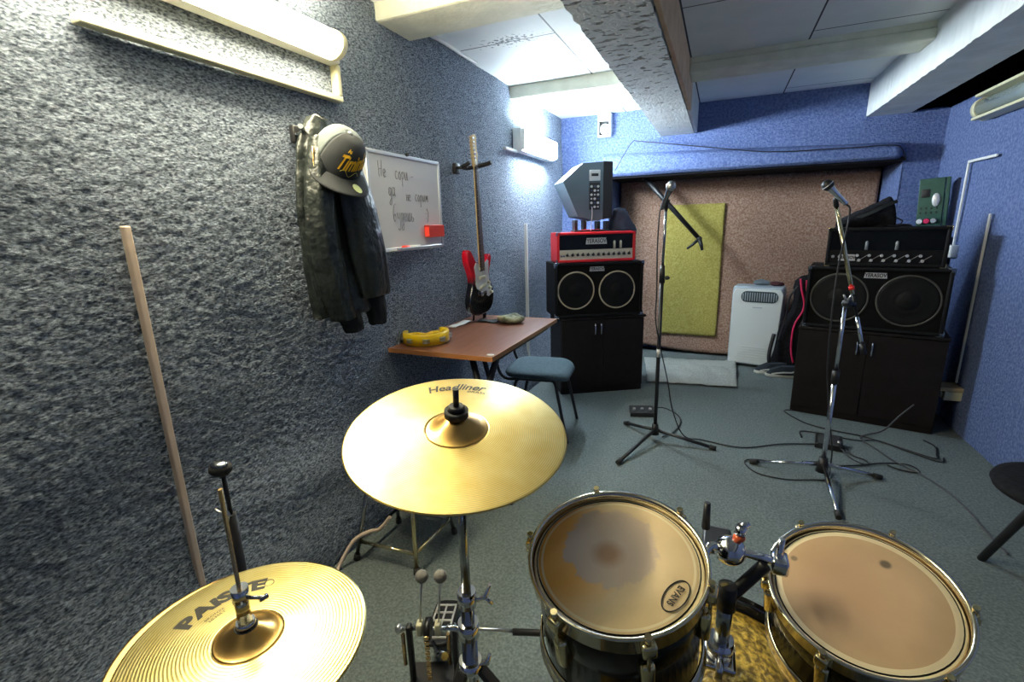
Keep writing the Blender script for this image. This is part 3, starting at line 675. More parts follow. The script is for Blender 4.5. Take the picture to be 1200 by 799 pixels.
def speaker_cab(a, b, u0, u1, z0, z1, d, cs, label, ringm, off, rad):
    loc, R, w_ = base_frame(a, b); Mb = Matrix.Translation(loc) @ R.to_4x4()
    o_ = Mb @ V((u0, off, z0)); t = thing('speaker_cabinet', label, 'speaker', o_, R); M_ = WM[t.name]
    W, Hh = u1-u0, z1-z0
    c_ = MB(); tk = .022
    for lo, hi in (((0, 0, 0), (W, d, tk)), ((0, 0, Hh-tk), (W, d, Hh)), ((0, 0, 0), (tk, d, Hh)), ((W-tk, 0, 0), (W, d, Hh)), ((tk, d-.015, tk), (W-tk, d, Hh-tk))): c_.box(lo, hi, .008, M_)
    c_.build('shell', M_tolex, t)
    MB().box((tk, .016, tk), (W-tk, .026, Hh-tk), 0, M_).build('grille', M_grille, t)
    for cx, cz in cs:
        Mc = M_ @ Matrix.Translation((cx-u0, .016, cz-z0)) @ Matrix.Rotation(PI/2, 4, 'X')
        MB().torus(rad, .006, Mc, 56, 8, .7).build('speaker_ring', ringm, t)
        MB().lathe([(rad-.004, .001), (rad*.93, .004), (rad*.85, .003), (rad*.4, .0005), (rad*.36, .003), (rad*.2, .009), (.002, .011)], 48, Mc).build('speaker_cone', M_cone, t)
    logo(t, M_, (cs[0][0]+cs[1][0])/2-u0, z1-z0-.05, .118, .034, .0145, size=.032)
    for cx in (.0, W):
        for cz in (0, Hh):
            s1, s2 = (1 if cx == 0 else -1), (1 if cz == 0 else -1)
            q = MB().box((cx-.003*s1, -.003, cz-.003*s2), (cx+.035*s1, .035, cz+.004*s2), .002, M_).box((cx-.003*s1, -.003, cz-.003*s2), (cx+.004*s1, .035, cz+.035*s2), .002, M_).box((cx-.003*s1, -.003, cz-.003*s2), (cx+.02*s1, .004, cz+.02*s2), .002, M_)
            q.build('corner_guard', M_dchrome, t)
    return t
L_, R__ = ((-1.103, 3.489), (-.52, 3.84)), ((.535, 3.717), (1.297, 3.552))
speaker_cab(*L_, -.05, .655, .634, 1.057, .34, ((.118, .845), (.447, .84)), 'black two-speaker cabinet with cream rings under the red amplifier', M_ring, -.012, .142)
speaker_cab(*R__, .015, .745, .626, 1.031, .36, ((.2, .83), (.555, .83)), 'black two-speaker cabinet with dim rings on the right stack', M_dimring, .0, .155)
def amp_head(a, b, u0, u1, z0, z1, d, off, label, shell, panel, kind):
    loc, R, w_ = base_frame(a, b); Mb = Matrix.Translation(loc) @ R.to_4x4()
    t = thing('amplifier_head', label, 'amplifier', Mb @ V((u0, off, z0)), R); M_ = WM[t.name]; W, Hh = u1-u0, z1-z0
    c_ = MB(); tk = .02
    for lo, hi in (((0, 0, 0), (W, d, tk)), ((0, 0, Hh-tk), (W, d, Hh)), ((0, 0, 0), (tk, d, Hh)), ((W-tk, 0, 0), (W, d, Hh)), ((tk, d-.012, tk), (W-tk, d, Hh-tk))): c_.box(lo, hi, .006, M_)
    c_.build('shell', shell, t)
    zp = tk+(Hh-2*tk)*.4
    MB().box((tk, .016, zp), (W-tk, .02, Hh-tk), 0, M_).build('window', M_glass, t)
    MB().box((tk, .012, tk), (W-tk, .03, zp), 0, M_).build('control_panel', panel, t)
    k = 0
    if kind == 'red':
        for i in range(13):
            x = tk+.06+i*(W-2*tk-.09)/12
            kb = MB().cyl(M_ @ V((x, .012, tk+.035)), M_ @ V((x, -.006, tk+.035)), .011, .0085, 14); kb.box((x-.002, -.009, tk+.03), (x+.002, .0, tk+.052), 0, M_); kb.build('knob', M_black, t)
        for i in range(2): MB().cyl(M_ @ V((tk+.016+.018*i, .012, tk+.03)), M_ @ V((tk+.016+.018*i, .004, tk+.03)), .006).build('jack_socket', M_dchrome, t)
        for x in (W*.73, W*.81): MB().lathe([(.0, 0), (.009, 0), (.009, .05), (.004, .058), (0, .06)], 16, M_ @ Matrix.Translation((x, .008, zp+.004))).build('valve', mat('valve_glass', (.55, .53, .45, 1), .2), t)
        logo(t, M_, W*.5, zp+.062, .165, .046, .0155, size=.045)
    else:
        for r_ in range(2):
            for i in range(6):
                x = tk+.16+i*.062+r_*(-.012)
                kb = MB().cyl(M_ @ V((x, .012, tk+.018+.03*r_)), M_ @ V((x, -.006, tk+.018+.03*r_)), .009, .008, 14).build('knob', M_plate, t)
        ln_ = MB()
        for i in range(6):
            x = tk+.17+i*.062; ln_.strap([M_ @ V((x-.022, .0115, tk+.01)), M_ @ V((x+.03, .0115, tk+.05))], .002, .001, M_.to_3x3() @ V((0, 1, 0)))
        ln_.build('panel_lines', M_plate, t)
        for i in range(2): MB().cyl(M_ @ V((tk+.02+.035*i, .012, tk+.04)), M_ @ V((tk+.02+.035*i, .004, tk+.04)), .009).build('jack_socket', M_steel, t)
        for x in (W*.35, W*.6): MB().lathe([(.0, 0), (.009, 0), (.009, .045), (.004, .053), (0, .055)], 16, M_ @ Matrix.Translation((x, .008, zp+.004))).build('valve', mat('dim_valve_glass', (.25, .26, .26, 1), .2), t)
        logo(t, M_, .115, tk+.034, .09, .04, .0115, size=.026)
    MB().tube([M_ @ p for p in smooth_path([(W/2-.12, d/2, Hh-.002), (W/2-.1, d/2, Hh+.006), (W/2, d/2, Hh+.009), (W/2+.1, d/2, Hh+.006), (W/2+.12, d/2, Hh-.002)])], .009, 8).build('handle', shell if kind == 'red' else M_black, t)
    for cx in (0, W):
        for cz in (0, Hh):
            s1, s2 = (1 if cx == 0 else -1), (1 if cz == 0 else -1)
            MB().box((cx-.003*s1, -.003, cz-.003*s2), (cx+.028*s1, .028, cz+.003*s2), .002, M_).box((cx-.003*s1, -.003, cz-.003*s2), (cx+.003*s1, .028, cz+.025*s2), .002, M_).build('corner_guard', M_dchrome if kind == 'red' else M_warmchrome, t)
    return t
M_creamp = mat('cream_panel', (.56, .53, .45, 1), .4)
amp_head(*L_, -.03, .587, 1.061, 1.285, .23, .0, 'red amplifier head with cream knob panel on the left stack', M_red, M_creamp, 'red')
amp_head(*R__, .1, .7, 1.035, 1.276, .24, .02, 'black amplifier head on the right stack', M_tolex, mat('black_panel', (.007, .007, .008, 1), .4, spec=.2), 'black')
# stage monitor standing on its edge, with a small stand
loc, R, w_ = base_frame(*L_); Mb = Matrix.Translation(loc) @ R.to_4x4()
M_mon = mat('slate_speaker_paint', (.075, .11, .14, 1), .55, bump=(300, .35, .003))
t = thing('stage_monitor', 'dark wedge-shaped stage monitor standing upright above the red amplifier', 'speaker', Mb @ V((.28, .12, 1.36)), R)
M_ = WM[t.name]
def pent(s_, y): return [M_ @ V((x*s_+.0, y, z)) for x, z in ((-.235, .3), (-.08, .43), (.08, .44), (.08, .02), (.045, .005), (-.115, .04))]
MB().rings([pent(1, 0), pent(1.0, .3)], smooth=False).build('cabinet_shell', M_mon, t)
MB().prism([(.079, .445), (.155, .44), (.155, .025), (.079, .015)], .3, M_ @ Matrix(((1, 0, 0, 0), (0, 0, 1, 0), (0, 1, 0, 0), (0, 0, 0, 1))), .004).build('front_grille', M_black, t)
MB().box((-.03, -.006, .3), (.055, .002, .38), .003, M_).build('handle_recess', M_plate, t)
MB().box((-.015, -.008, .335), (.04, 0, .355), .002, M_).build('grip', M_black, t)
pn = MB().box((-.03, -.006, .09), (.055, .002, .29), .003, M_).build('connector_panel', M_black, t)
for r_ in range(6):
    for c__ in range(3):
        x, z = -.015+.026*c__, .11+.03*r_
        MB().cyl(M_ @ V((x, -.006, z)), M_ @ V((x, -.014, z)), .009 if (r_+c__) % 2 else .0065, n=12).build('connector', M_plate if (r_*3+c__) % 4 else M_dchrome, pn)
t = thing('speaker_stand', 'short black stand under the stage monitor', 'stand', Mb @ V((.27, .1, 1.285)), R)
M_ = WM[t.name]
MB().box((-.14, 0, 0), (.14, .12, .014), .003, M_).build('base', M_black, t)
for x in (-.12, -.05, .06, .13): MB().box((x-.012, .02, .012), (x+.012, .1, .09 if x < 0 else .078), .003, M_).build('post', M_black, t)
drp = thing('draped_jacket', 'dark navy cloth heaped beside the stage monitor', 'cloth', Mb @ V((.5, .14, 1.284)), R) if False else None
rr = []
for k in range(9):
    f = k/8; wq = .13*(1-.62*f); zz = 1.285+.17*f
    ring = []
    for j in range(28):
        a = 2*PI*j/28; q = 1+.2*noise.noise(V((math.cos(a)*2, math.sin(a)*2, f*3)))
        ring.append(Mb @ V((.555-.03*f+wq*.9*math.cos(a)*q, .2+.09*(1-.5*f)*math.sin(a)*q, zz+.015*noise.noise(V((a, f, 3)))*f)))
    rr.append(ring)
tag(MB().rings(rr).build('cloth_heap', M_navy), 'dark navy cloth heaped on the red amplifier beside the stage monitor', 'cloth')
cable([Mb @ V(p) for p in ((.27, .108, 1.47), (.265, .09, 1.4), (.258, .095, 1.33), (.255, .085, 1.293))], 'pale cord hanging from the stage monitor connector panel', .003, M_plate)

# ------------------------------------------------------------------ right stack extras
def bag_shape():
    rr = []
    Mr = Matrix.Translation((.535, 3.717, 0)) @ base_frame(*R__)[1].to_4x4()
    for k in range(25):
        f = k/24; x = .13+.31*f
        h = (.05+.16*f**1.1)*(1 if f < .8 else max(.12, math.cos((f-.8)/.2*1.45)**.6)); dpt = .075*(.55+.45*math.sin(PI*min(.9, f+.15)))
        ring = []
        for j in range(26):
            a = 2*PI*j/26; q = 1+.22*noise.noise(V((f*6, math.cos(a)*2.2, math.sin(a)*2.2)))
            ring.append(Mr @ V((x, .15+dpt*math.cos(a)*q, 1.276+max(0.001, h*(.5+.5*math.sin(a)*q)))))
        rr.append(ring)
    return MB().rings(rr)
t = thing('soft_bag', 'crumpled black soft bag lying on the right amplifier head', 'bag', (.85, 3.8, 1.276))
bag_shape().build('body', M_blackfab, t)
Mr = Matrix.Translation((.535, 3.717, 0)) @ base_frame(*R__)[1].to_4x4()
MB().strap([Mr @ p for p in smooth_path([(.2, .09, 1.32), (.28, .075, 1.35), (.36, .07, 1.395), (.43, .09, 1.43)])], .02, .004, (0, -1, .3)).build('strap', M_jackrib, t)
MB().tube([Mr @ p for p in smooth_path([(.44, .13, 1.33), (.47, .1, 1.31), (.45, .07, 1.285), (.4, .06, 1.283)])], .004, 6).build('cord', M_black, t)
# green control box
gt_ = thing('control_box', 'green metal control box with coloured buttons behind the right amplifier', 'control box', (1.33, 4.28, 1.2), rotz(-.38))
M_ = WM[gt_.name] @ Matrix.Rotation(math.radians(-3), 4, 'Y')
M_grn = mat('green_enamel', (.018, .07, .048, 1), .5, 0, (.025, .09, .062, 1), 20)
MB().box((-.075, 0, 0), (.06, .05, .385), .004, M_).build('case', M_grn, gt_)
MB().box((.063, .005, 0), (.085, .06, .385), .003, M_).build('side_flange', M_grn, gt_)
MB().box((-.06, -.004, .26), (-.015, .003, .315), .002, M_).build('meter_window', M_black, gt_)
MB().ell((.02, -.002, .24), (.022, .01, .045), M_).build('lamp_lens', M_plate, gt_)
for r_ in range(2):
    for c__ in range(4): MB().box((-.06+.028*c__, -.003, .15+.03*r_), (-.052+.028*c__, .002, .163+.03*r_), .001, M_).build('switch', M_black, gt_)
for k, (x, m_) in enumerate(((-.055, M_white), (-.018, M_magenta), (.018, M_plate))):
    MB().cyl(M_ @ V((x, .0, .1)), M_ @ V((x, -.018, .1)), .019, .015, 18).build('button', m_, gt_)
tag(MB().box((1.26, 4.19, 0), (1.41, 4.4, 1.2), .004, None).build('pedestal', M_darkcab), 'tall dark box standing in the corner behind the right amplifier', 'box')

# ------------------------------------------------------------------ air conditioner, gig bag, shoes, mat
ac = thing('air_conditioner', 'white portable air conditioner before the brown hanging carpet', 'air conditioner', (.335, 4.79, 0), rotz(-.2))
M_ = WM[ac.name]
M_acw = mat('ac_white', (.68, .7, .68, 1), .4); M_acs = mat('ac_side_grey', (.36, .42, .47, 1), .5)
W, D, HH = .425, .2, .75
def acring(z, s_=1, dy=0): return [M_ @ V((x*s_, y+dy+D/2, z)) for x, y in rrect(W, D, .035, 5)]
MB().rings([acring(.02, .97), acring(.035), acring(HH-.05), acring(HH-.02, .985), acring(HH, .93)]).build('case', M_acs, ac)
fp = []
for x, z, r in ((-W/2+.012, .03, 0), (W/2-.03, .03, 0), (W/2-.02, HH*.35, 0), (W/2-.005, HH-.06, 0), (W/2-.03, HH-.02, 0), (-W/2+.03, HH-.02, 0), (-W/2+.012, HH-.06, 0)): fp.append((x, z))
MB().prism(fp, .02, M_ @ Matrix.Translation((0, .012, 0)) @ Matrix.Rotation(PI/2, 4, 'X'), .006).build('front_panel', M_acw, ac)
vt = MB().prism(rrect(.3, .1, .045, 6), .006, M_ @ Matrix.Translation((.02, -.006, HH-.09)) @ Matrix.Rotation(PI/2, 4, 'X')).build('vent', mat('vent_shadow_grey', (.03, .05, .055, 1), .5), ac)
for k in range(15):
    x = -.115+.27*k/14; hh = .038 if 0 < k < 14 else .028
    MB().box((x-.0035, -.017, HH-.09-hh), (x+.0035, -.01, HH-.09+hh), .001, M_).build('vent_fin', M_acs, vt)
MB().prism(rrect(.31, .11, .05, 6), .003, M_ @ Matrix.Translation((.02, -.0075, HH-.09)) @ Matrix.Rotation(PI/2, 4, 'X')).build('vent_frame', M_acw, ac)
MB().box((-.03, -.011, .56), (.05, -.008, .567), 0, M_).build('badge', M_acs, ac)
for k in range(6): MB().box((-.13+.004*k, -.014, .075+.023*k), (.14-.004*k, -.007, .082+.023*k), .003, M_).build('louvre', M_acw, ac)
for x in (-.16, .16): MB().cyl(M_ @ V((x, .1, 0)), M_ @ V((x, .1, .03)), .02).build('caster', M_black, ac)
lump(.3, .44, 4.9, 4.99, .75, .045, 11, mat('grey_knit', (.13, .16, .18, 1), .95, bump=(120, .5, .01)), 'woolly_hat', 'grey knitted bundle on top of the air conditioner', 'cloth', -.2)
lump(.44, .55, 4.86, 4.94, .75, .04, 15, mat('maroon_knit', (.06, .015, .02, 1), .95, bump=(120, .5, .01)), 'woolly_hat', 'dark red knitted bundle on top of the air conditioner', 'cloth', -.2)
# gig bag leaning
gb = thing('gig_bag', 'black padded instrument bag with pink-red piping behind the right cabinet', 'bag', (.7, 4.75, 0))
rr = []
prof = [(.0, .6, .14), (.06, .615, .17), (.2, .645, .185), (.35, .66, .185), (.45, .675, .17), (.55, .715, .15), (.65, .735, .15), (.75, .735, .155), (.81, .73, .14), (.85, .735, .1), (.865, .735, .04)]
for z, cx, hw_ in prof:
    ring = []
    for j in range(32):
        a = 2*PI*j/32; q = abs(math.cos(a))**.7*(1 if math.cos(a) > 0 else -1); s_ = abs(math.sin(a))**.7*(1 if math.sin(a) > 0 else -1)
        ring.append(V((cx+.03+hw_*.95*q+.015*noise.noise(V((a*2, z*6, 1))), 4.78+.09*s_, z)))
    rr.append(ring)
MB().rings(rr).build('body', M_blackfab, gb)
MB().tube(smooth_path([(.645, 4.69, .84), (.66, 4.683, .75), (.69, 4.683, .64), (.685, 4.683, .56), (.64, 4.683, .45), (.628, 4.684, .33), (.635, 4.684, .2), (.66, 4.684, .1)]), .008, 8).build('piping', M_magenta, gb)
MB().strap(smooth_path([(.7, 4.69, .83), (.715, 4.683, .72), (.76, 4.684, .62)]), .035, .006, (0, -1, 0)).build('pocket_trim', M_magenta, gb)
MB().tube(smooth_path([(.63, 4.69, .78), (.58, 4.684, .68), (.565, 4.684, .5), (.53, 4.684, .3)]), .007, 8).build('seam', M_black, gb)
MB().tube(smooth_path([(.49, 4.69, .35), (.465, 4.66, .2), (.47, 4.66, .1), (.5, 4.68, .03)]), .016, 8).build('side_handle', M_black, gb)
M_shoe = mat('navy_canvas', (.012, .02, .032, 1), .8, bump=(200, .3, .003)); M_sole = mat('white_rubber', (.55, .56, .52, 1), .6)
def shoe(x, y, ang, label):
    t = thing('sneaker', label, 'shoe', (x, y, 0), rotz(ang), 'pair of navy sneakers'); M_ = WM[t.name]
    def outline(s_, z):
        pts = []
        for k in range(28):
            a = 2*PI*k/28; lx = .135*math.cos(a); wd = .043+.007*math.cos(a) - .008*math.exp(-((lx+.02)/.05)**2)
            pts.append(M_ @ V((lx*s_, wd*math.sin(a)*s_, z)))
        return pts
    MB().rings([outline(.96, 0.0), outline(1, .006), outline(1, .024), outline(.97, .027)]).build('sole', M_sole, t)
    rr = []
    for k in range(9):
        f = k/8; z = .026+.075*f
        ring = []
        for q in range(28):
            a = 2*PI*q/28; lx = .13*math.cos(a); wd = .042*math.sin(a)
            toe = max(0, lx/.13); top = .1-.065*toe**.7
            ring.append(M_ @ V((lx*(1-.14*f)-.01*f, wd*(1-.3*f), min(z, .026+top*f))))
        rr.append(ring)
    up_ = MB().rings(rr).build('upper', M_shoe, t)
    for s_ in (-1, 1):
        MB().strap([M_ @ V(p) for p in ((-.11, s_*.038, .07), (-.06, s_*.04, .052), (0, s_*.0425, .05), (.05, s_*.041, .042), (.09, s_*.036, .03))], .012, .003, M_.to_3x3() @ V((0, s_, .3))).build('side_stripe', M_sole, t)
    lc = MB()
    for k in range(4): lc.tube([M_ @ V((.0+.022*k, -.025, .084-.012*k)), M_ @ V((.004+.022*k, 0, .094-.013*k)), M_ @ V((.0+.022*k, .025, .084-.012*k))], .0025, 6)
    lc.build('laces', M_sole, t)
shoe(.57, 4.555, PI+.08, 'navy sneaker with white stripe, front one of the pair by the gig bag')
shoe(.485, 4.63, PI+.1, 'navy sneaker with white stripe, rear one nearer the air conditioner')
def matf(u, v):
    x = (-.505+.705*u)*(1-v)+(-.634+.844*u)*v; y = (4.03+.077*u)*(1-v)+(4.78+.11*u)*v
    z = .012+.02*(noise.noise(V((u*9, v*6, 2)))+.6)*(.4+.6*(1-abs(2*v-1)))+.02*math.exp(-((v-.55)/.12)**2)
    if v > .8 and u > .88: z += .9*(v-.8)*(u-.88)*2.2
    y += .018*noise.noise(V((u*11, v*2, 7)))*(1-v)
    return V((x, y, max(.004, z)))
tag(MB().slab(matf, 50, 36, (0, 0, -.004)).build('door_mat', M_matc), 'pale grey rumpled mat on the floor before the air conditioner', 'mat')

# ------------------------------------------------------------------ microphone stands
def mic(tail, head, label, bodym, gm, group=None):
    tail, head = V(tail), V(head); d = (head-tail).normalized(); t = thing('microphone', label, 'microphone', tail, frame((0, 0, 0), d).to_3x3(), group); M_ = WM[t.name]
    L = (head-tail).length
    MB().lathe([(.0, 0), (.0105, 0), (.0115, .012), (.012, .02), (.0145, L*.55), (.018, L*.68), (.019, L*.7), (0, L*.7)], 24, M_).build('body', bodym, t)
    MB().lathe([(.0, L*.69), (.02, L*.7), (.025, L*.76), (.0255, L*.83)]+[(.0255*math.cos(q*PI/12), L*.83+.0255*math.sin(q*PI/12)) for q in range(1, 7)], 28, M_).build('grille', gm, t)
    MB().torus(.0256, .0022, M_ @ Matrix.Translation((0, 0, L*.82)), 32, 8).build('grille_band', M_steel, t)
    return t
def tripod(t, hub, feet, r, m_, rub=M_rubber):
    for f in feet:
        lg = MB().cyl(hub, (f[0], f[1], .012), r, r*.9, 12).build('leg', m_, t)
        d = (V((f[0], f[1], .012))-V(hub)).normalized(); e = V((f[0], f[1], .012))
        MB().cyl(e-d*.03, e+d*.008, r*1.35, r*1.25, 12).build('foot', rub, lg)
s1 = V((-.301, 2.894, 0))
t = thing('microphone_stand', 'black straight microphone stand on a tripod in mid-room', 'microphone stand', s1)
tripod(t, (s1.x, s1.y, .075), ((-.455, 2.51), (.05, 2.882), (-.515, 3.08)), .011, M_black)
MB().cyl(s1+V((0, 0, .045)), s1+V((0, 0, .115)), .026, .018).build('hub', M_black, t)
MB().cyl(s1+V((0, 0, .05)), s1+V((0, 0, 1.02)), .0115).build('lower_pole', M_black, t)
lb = MB().cyl(s1+V((0, 0, .55)), s1+V((0, 0, .60)), .0118).build('sticker_band', M_plate, t)
MB().cyl(s1+V((0, 0, 1.0)), s1+V((0, 0, 1.1)), .017, .013).build('clutch', M_black, t)
MB().ell(s1+V((.028, -.008, 1.03)), (.016, .008, .012)).build('clutch_knob', M_black, t)
MB().cyl(s1+V((0, 0, 1.08)), s1+V((.004, 0, 1.42)), .0075).build('upper_pole', M_dchrome, t)
MB().tube([s1+V((.004, 0, 1.41)), s1+V((.005, -.002, 1.44)), s1+V((.012, -.01, 1.465))], [.011, .011, .014]).build('clip', M_black, t)
mic(s1+V((-.02, .0, 1.415)), s1+V((.04, -.055, 1.56)), 'silver-grey microphone on the black straight stand', M_dchrome, M_steel)
cable([s1+V((-.02, .0, 1.413)), s1+V((-.03, .002, 1.39)), s1+V((-.034, 0, 1.2)), s1+V((-.026, -.004, .95)), s1+V((-.02, -.015, .75)), s1+V((.06, -.02, .42)), s1+V((.1, -.01, .22)), (-.13, 2.92, .05), (-.02, 2.99, .006), (.2, 2.96, .006), (.42, 3.09, .006), (.58, 3.15, .006), (.66, 3.14, .02)],
      'black cable from the straight stand microphone trailing across the floor')
s2 = V((.574, 2.73, 0))
t = thing('microphone_stand', 'chrome boom microphone stand before the right amplifier stack', 'microphone stand', s2)
tripod(t, (s2.x, s2.y, .085), ((.243, 2.776), (.852, 2.825), (.581, 2.345)), .0105, M_chrome)
MB().cyl(s2+V((0, 0, .04)), s2+V((0, 0, .12)), .03, .02).build('hub', M_black, t)
MB().cyl(s2+V((0, 0, .06)), s2+V((.001, 0, .56)), .0115).build('lower_pole', M_chrome, t)
MB().cyl(s2+V((.001, 0, .53)), s2+V((.001, 0, .6)), .017).build('clutch', M_black, t)
MB().cyl(s2+V((.001, 0, .58)), s2+V((.001, 0, .93)), .009).build('upper_pole', M_chrome, t)
ba, bb = V((.675, 2.715, .695)), V((.5, 2.82, 1.405))
at_ = lambda q: ba.lerp(bb, q)
MB().cyl(at_(.06), at_(.25), .0085).build('boom_counterweight', M_chrome, t)
MB().cyl(at_(0), at_(.07), .0125).build('boom_end', M_black, t)
MB().cyl(at_(.25), at_(.42), .0065).build('boom_core', M_black, t)
MB().cyl(at_(.4), at_(1), .0095).build('boom', M_warmchrome, t)
MB().cyl(at_(.43), at_(.455), .0125).build('tape_band', M_tape, t)
cl = MB().ell(s2+V((.004, -.01, .94)), (.022, .02, .022)); cl.cyl(s2+V((.004, 0, .94)), at_(.33), .012).build('boom_clamp', M_black, t)
MB().tube([s2+V((0, -.03, .95)), s2+V((-.02, -.04, .985))], [.006, .004]).tube([s2+V((0, -.03, .95)), s2+V((.012, -.045, .99))], [.006, .004]).tube([s2+V((0, -.005, .945)), s2+V((0, -.04, .95))], .005).build('wing_bolt', M_steel, t)
MB().tube([at_(.985), at_(1.03), V((.507, 2.808, 1.447))], [.012, .012, .016]).build('clip', M_black, t)
mic((.537, 2.80, 1.405), (.432, 2.79, 1.515), 'dark-headed microphone on the chrome boom stand', M_chrome, M_black)
cable([(.538, 2.8, 1.403), (.555, 2.8, 1.38), (.55, 2.78, 1.3), (.535, 2.78, 1.1), (.53, 2.75, .85), (.54, 2.74, .6), (.575, 2.74, .35), (.62, 2.8, .15), (.63, 2.83, .03), (.6, 2.72, .006), (.52, 2.68, .006), (.4, 2.64, .006), (.27, 2.66, .006), (.21, 2.76, .006), (.25, 2.82, .006), (.42, 2.84, .006), (.62, 2.88, .006), (.78, 2.94, .006), (.92, 3.02, .006), (1.04, 3.04, .006), (1.06, 2.96, .006), (.98, 2.96, .006), (.93, 3.0, .006)],
      'black cable from the boom stand microphone looping round its tripod')
Z0 = .006
cable([(.55, 3.72, Z0), (.5, 3.68, Z0), (.6, 3.5, Z0), (.75, 3.42, Z0), (.9, 3.38, Z0), (1.05, 3.28, Z0), (1.19, 3.18, Z0), (1.22, 3.24, Z0), (1.25, 3.36, Z0), (1.22, 3.44, Z0)], 'black cable along the front foot of the right cabinet')
cable([(1.17, 3.52, .2), (1.1, 3.5, .12), (1.02, 3.46, .03), (.93, 3.42, Z0), (.88, 3.34, Z0), (.93, 3.2, Z0), (.98, 3.06, Z0), (1.06, 2.94, Z0), (1.12, 2.78, Z0), (1.14, 2.62, Z0), (1.14, 2.45, Z0), (1.15, 2.3, Z0)], 'grey cable from the right cabinet door crossing the floor to the stool', .0045, mat('grey_cable', (.06, .06, .065, 1), .5))
cable([(.55, 3.24, Z0), (.56, 3.34, Z0), (.68, 3.34, Z0), (.85, 3.3, Z0), (.97, 3.34, Z0), (1.08, 3.24, Z0), (1.2, 3.14, Z0), (1.24, 3.2, Z0)], 'black cable looping between the floor pedal and the right cabinet')
cable([(.72, 3.13, .03), (.76, 3.04, Z0), (.81, 2.97, Z0), (.84, 2.98, Z0), (.83, 3.03, Z0), (.78, 3.07, Z0), (.73, 3.16, .03)], 'short black cable loop beside the floor pedal')
cable([(-.4, 3.35, .035), (-.3, 3.4, .03), (-.2, 3.36, Z0), (-.17, 3.22, Z0), (-.2, 3.05, Z0), (-.26, 2.95, Z0)], 'black lead from the foot switch box to the straight stand')
# pedals
t = thing('foot_switch', 'black three-button foot switch box behind the straight stand', 'pedal', (-.44, 3.3, 0), rotz(.28)); M_ = WM[t.name]
MB().prism([(-.05, 0), (.05, 0), (.05, .05), (-.05, .03)], .17, M_ @ Matrix(((0, 0, 1, -.085), (1, 0, 0, 0), (0, 1, 0, 0), (0, 0, 0, 1))), .003).build('case', M_black, t)
for k in range(3): MB().cyl(M_ @ V((-.055+.055*k, -.01, .036)), M_ @ V((-.055+.055*k, -.013, .052)), .011).build('button', M_steel, t)
t = thing('effects_pedal', 'black wedge pedal on the floor behind the boom stand', 'pedal', (.68, 3.17, 0), rotz(-.15)); M_ = WM[t.name]
MB().prism([(-.06, 0), (.06, 0), (.06, .055), (-.06, .03)], .14, M_ @ Matrix(((0, 0, 1, -.07), (1, 0, 0, 0), (0, 1, 0, 0), (0, 0, 0, 1))), .004).build('case', M_black, t)
MB().box((-.055, -.055, .036), (.055, .04, .048), .003, M_ @ Matrix.Rotation(.2, 4, 'X')).build('treadle', M_rubber, t)
MB().cyl(M_ @ V((.05, -.04, .04)), M_ @ V((.05, -.04, .06)), .01).build('knob', M_steel, t)

# stool at the right edge
t = thing('stool', 'black stool with splayed legs at the right edge of the picture', 'stool', (1.13, 1.99, 0))
MB().lathe([(0, .425), (.17, .425), (.195, .435), (.202, .45), (.195, .465), (.17, .472), (0, .476)], 40, Matrix.Translation((1.115, 1.98, 0))).build('seat', M_blackfab, t)
for fx, fy in ((1.045, 2.237), (1.36, 2.2), (1.2, 1.6), (1.4, 1.74)):
    MB().cyl((1.13+(fx-1.13)*.45, 1.97+(fy-1.97)*.3, .42), (fx, fy, 0), .016, .014, 12).build('leg', M_black, t)

# ------------------------------------------------------------------ wire chair frame under the crash cymbal
t = thing('metal_stool', 'low chrome-framed stool half hidden under the crash cymbal', 'stool', (-1.16, 1.45, 0))
cn = {'a': V((-1.03, 1.335, 0)), 'b': V((-1.32, 1.315, 0)), 'c': V((-1.02, 1.62, 0)), 'd': V((-1.31, 1.595, 0))}
tops = {'a': V((-1.075, 1.40, .4)), 'b': V((-1.26, 1.39, .4)), 'c': V((-1.07, 1.545, .4)), 'd': V((-1.265, 1.53, .4))}
for q in 'abcd':
    lg = MB().cyl(cn[q], tops[q], .009, .009, 12).build('leg', M_warmchrome if q == 'a' else M_dchrome, t)
    MB().cyl(cn[q], cn[q].lerp(tops[q], .06), .014, .013, 12).build('foot', M_rubber, lg)
for p, q in (('a', 'b'), ('a', 'c'), ('c', 'd'), ('b', 'd')):
    MB().cyl(cn[p].lerp(tops[p], .2), cn[q].lerp(tops[q], .2), .0075, n=12).build('stretcher', M_warmchrome if p == 'a' else M_dchrome, t)
MB().lathe([(0, .395), (.14, .395), (.155, .405), (.155, .425), (.14, .437), (0, .44)], 36, Matrix.Translation((-1.165, 1.465, 0))).build('seat', M_blackfab, t)
cable([(-1.32, 1.2, .008), (-1.34, 1.24, .02), (-1.31, 1.3, .1), (-1.25, 1.33, .14), (-1.2, 1.34, .16), (-1.15, 1.35, .22)], 'pale hose curving up beside the low chrome stool', .008, M_beige, 8, 'hose')

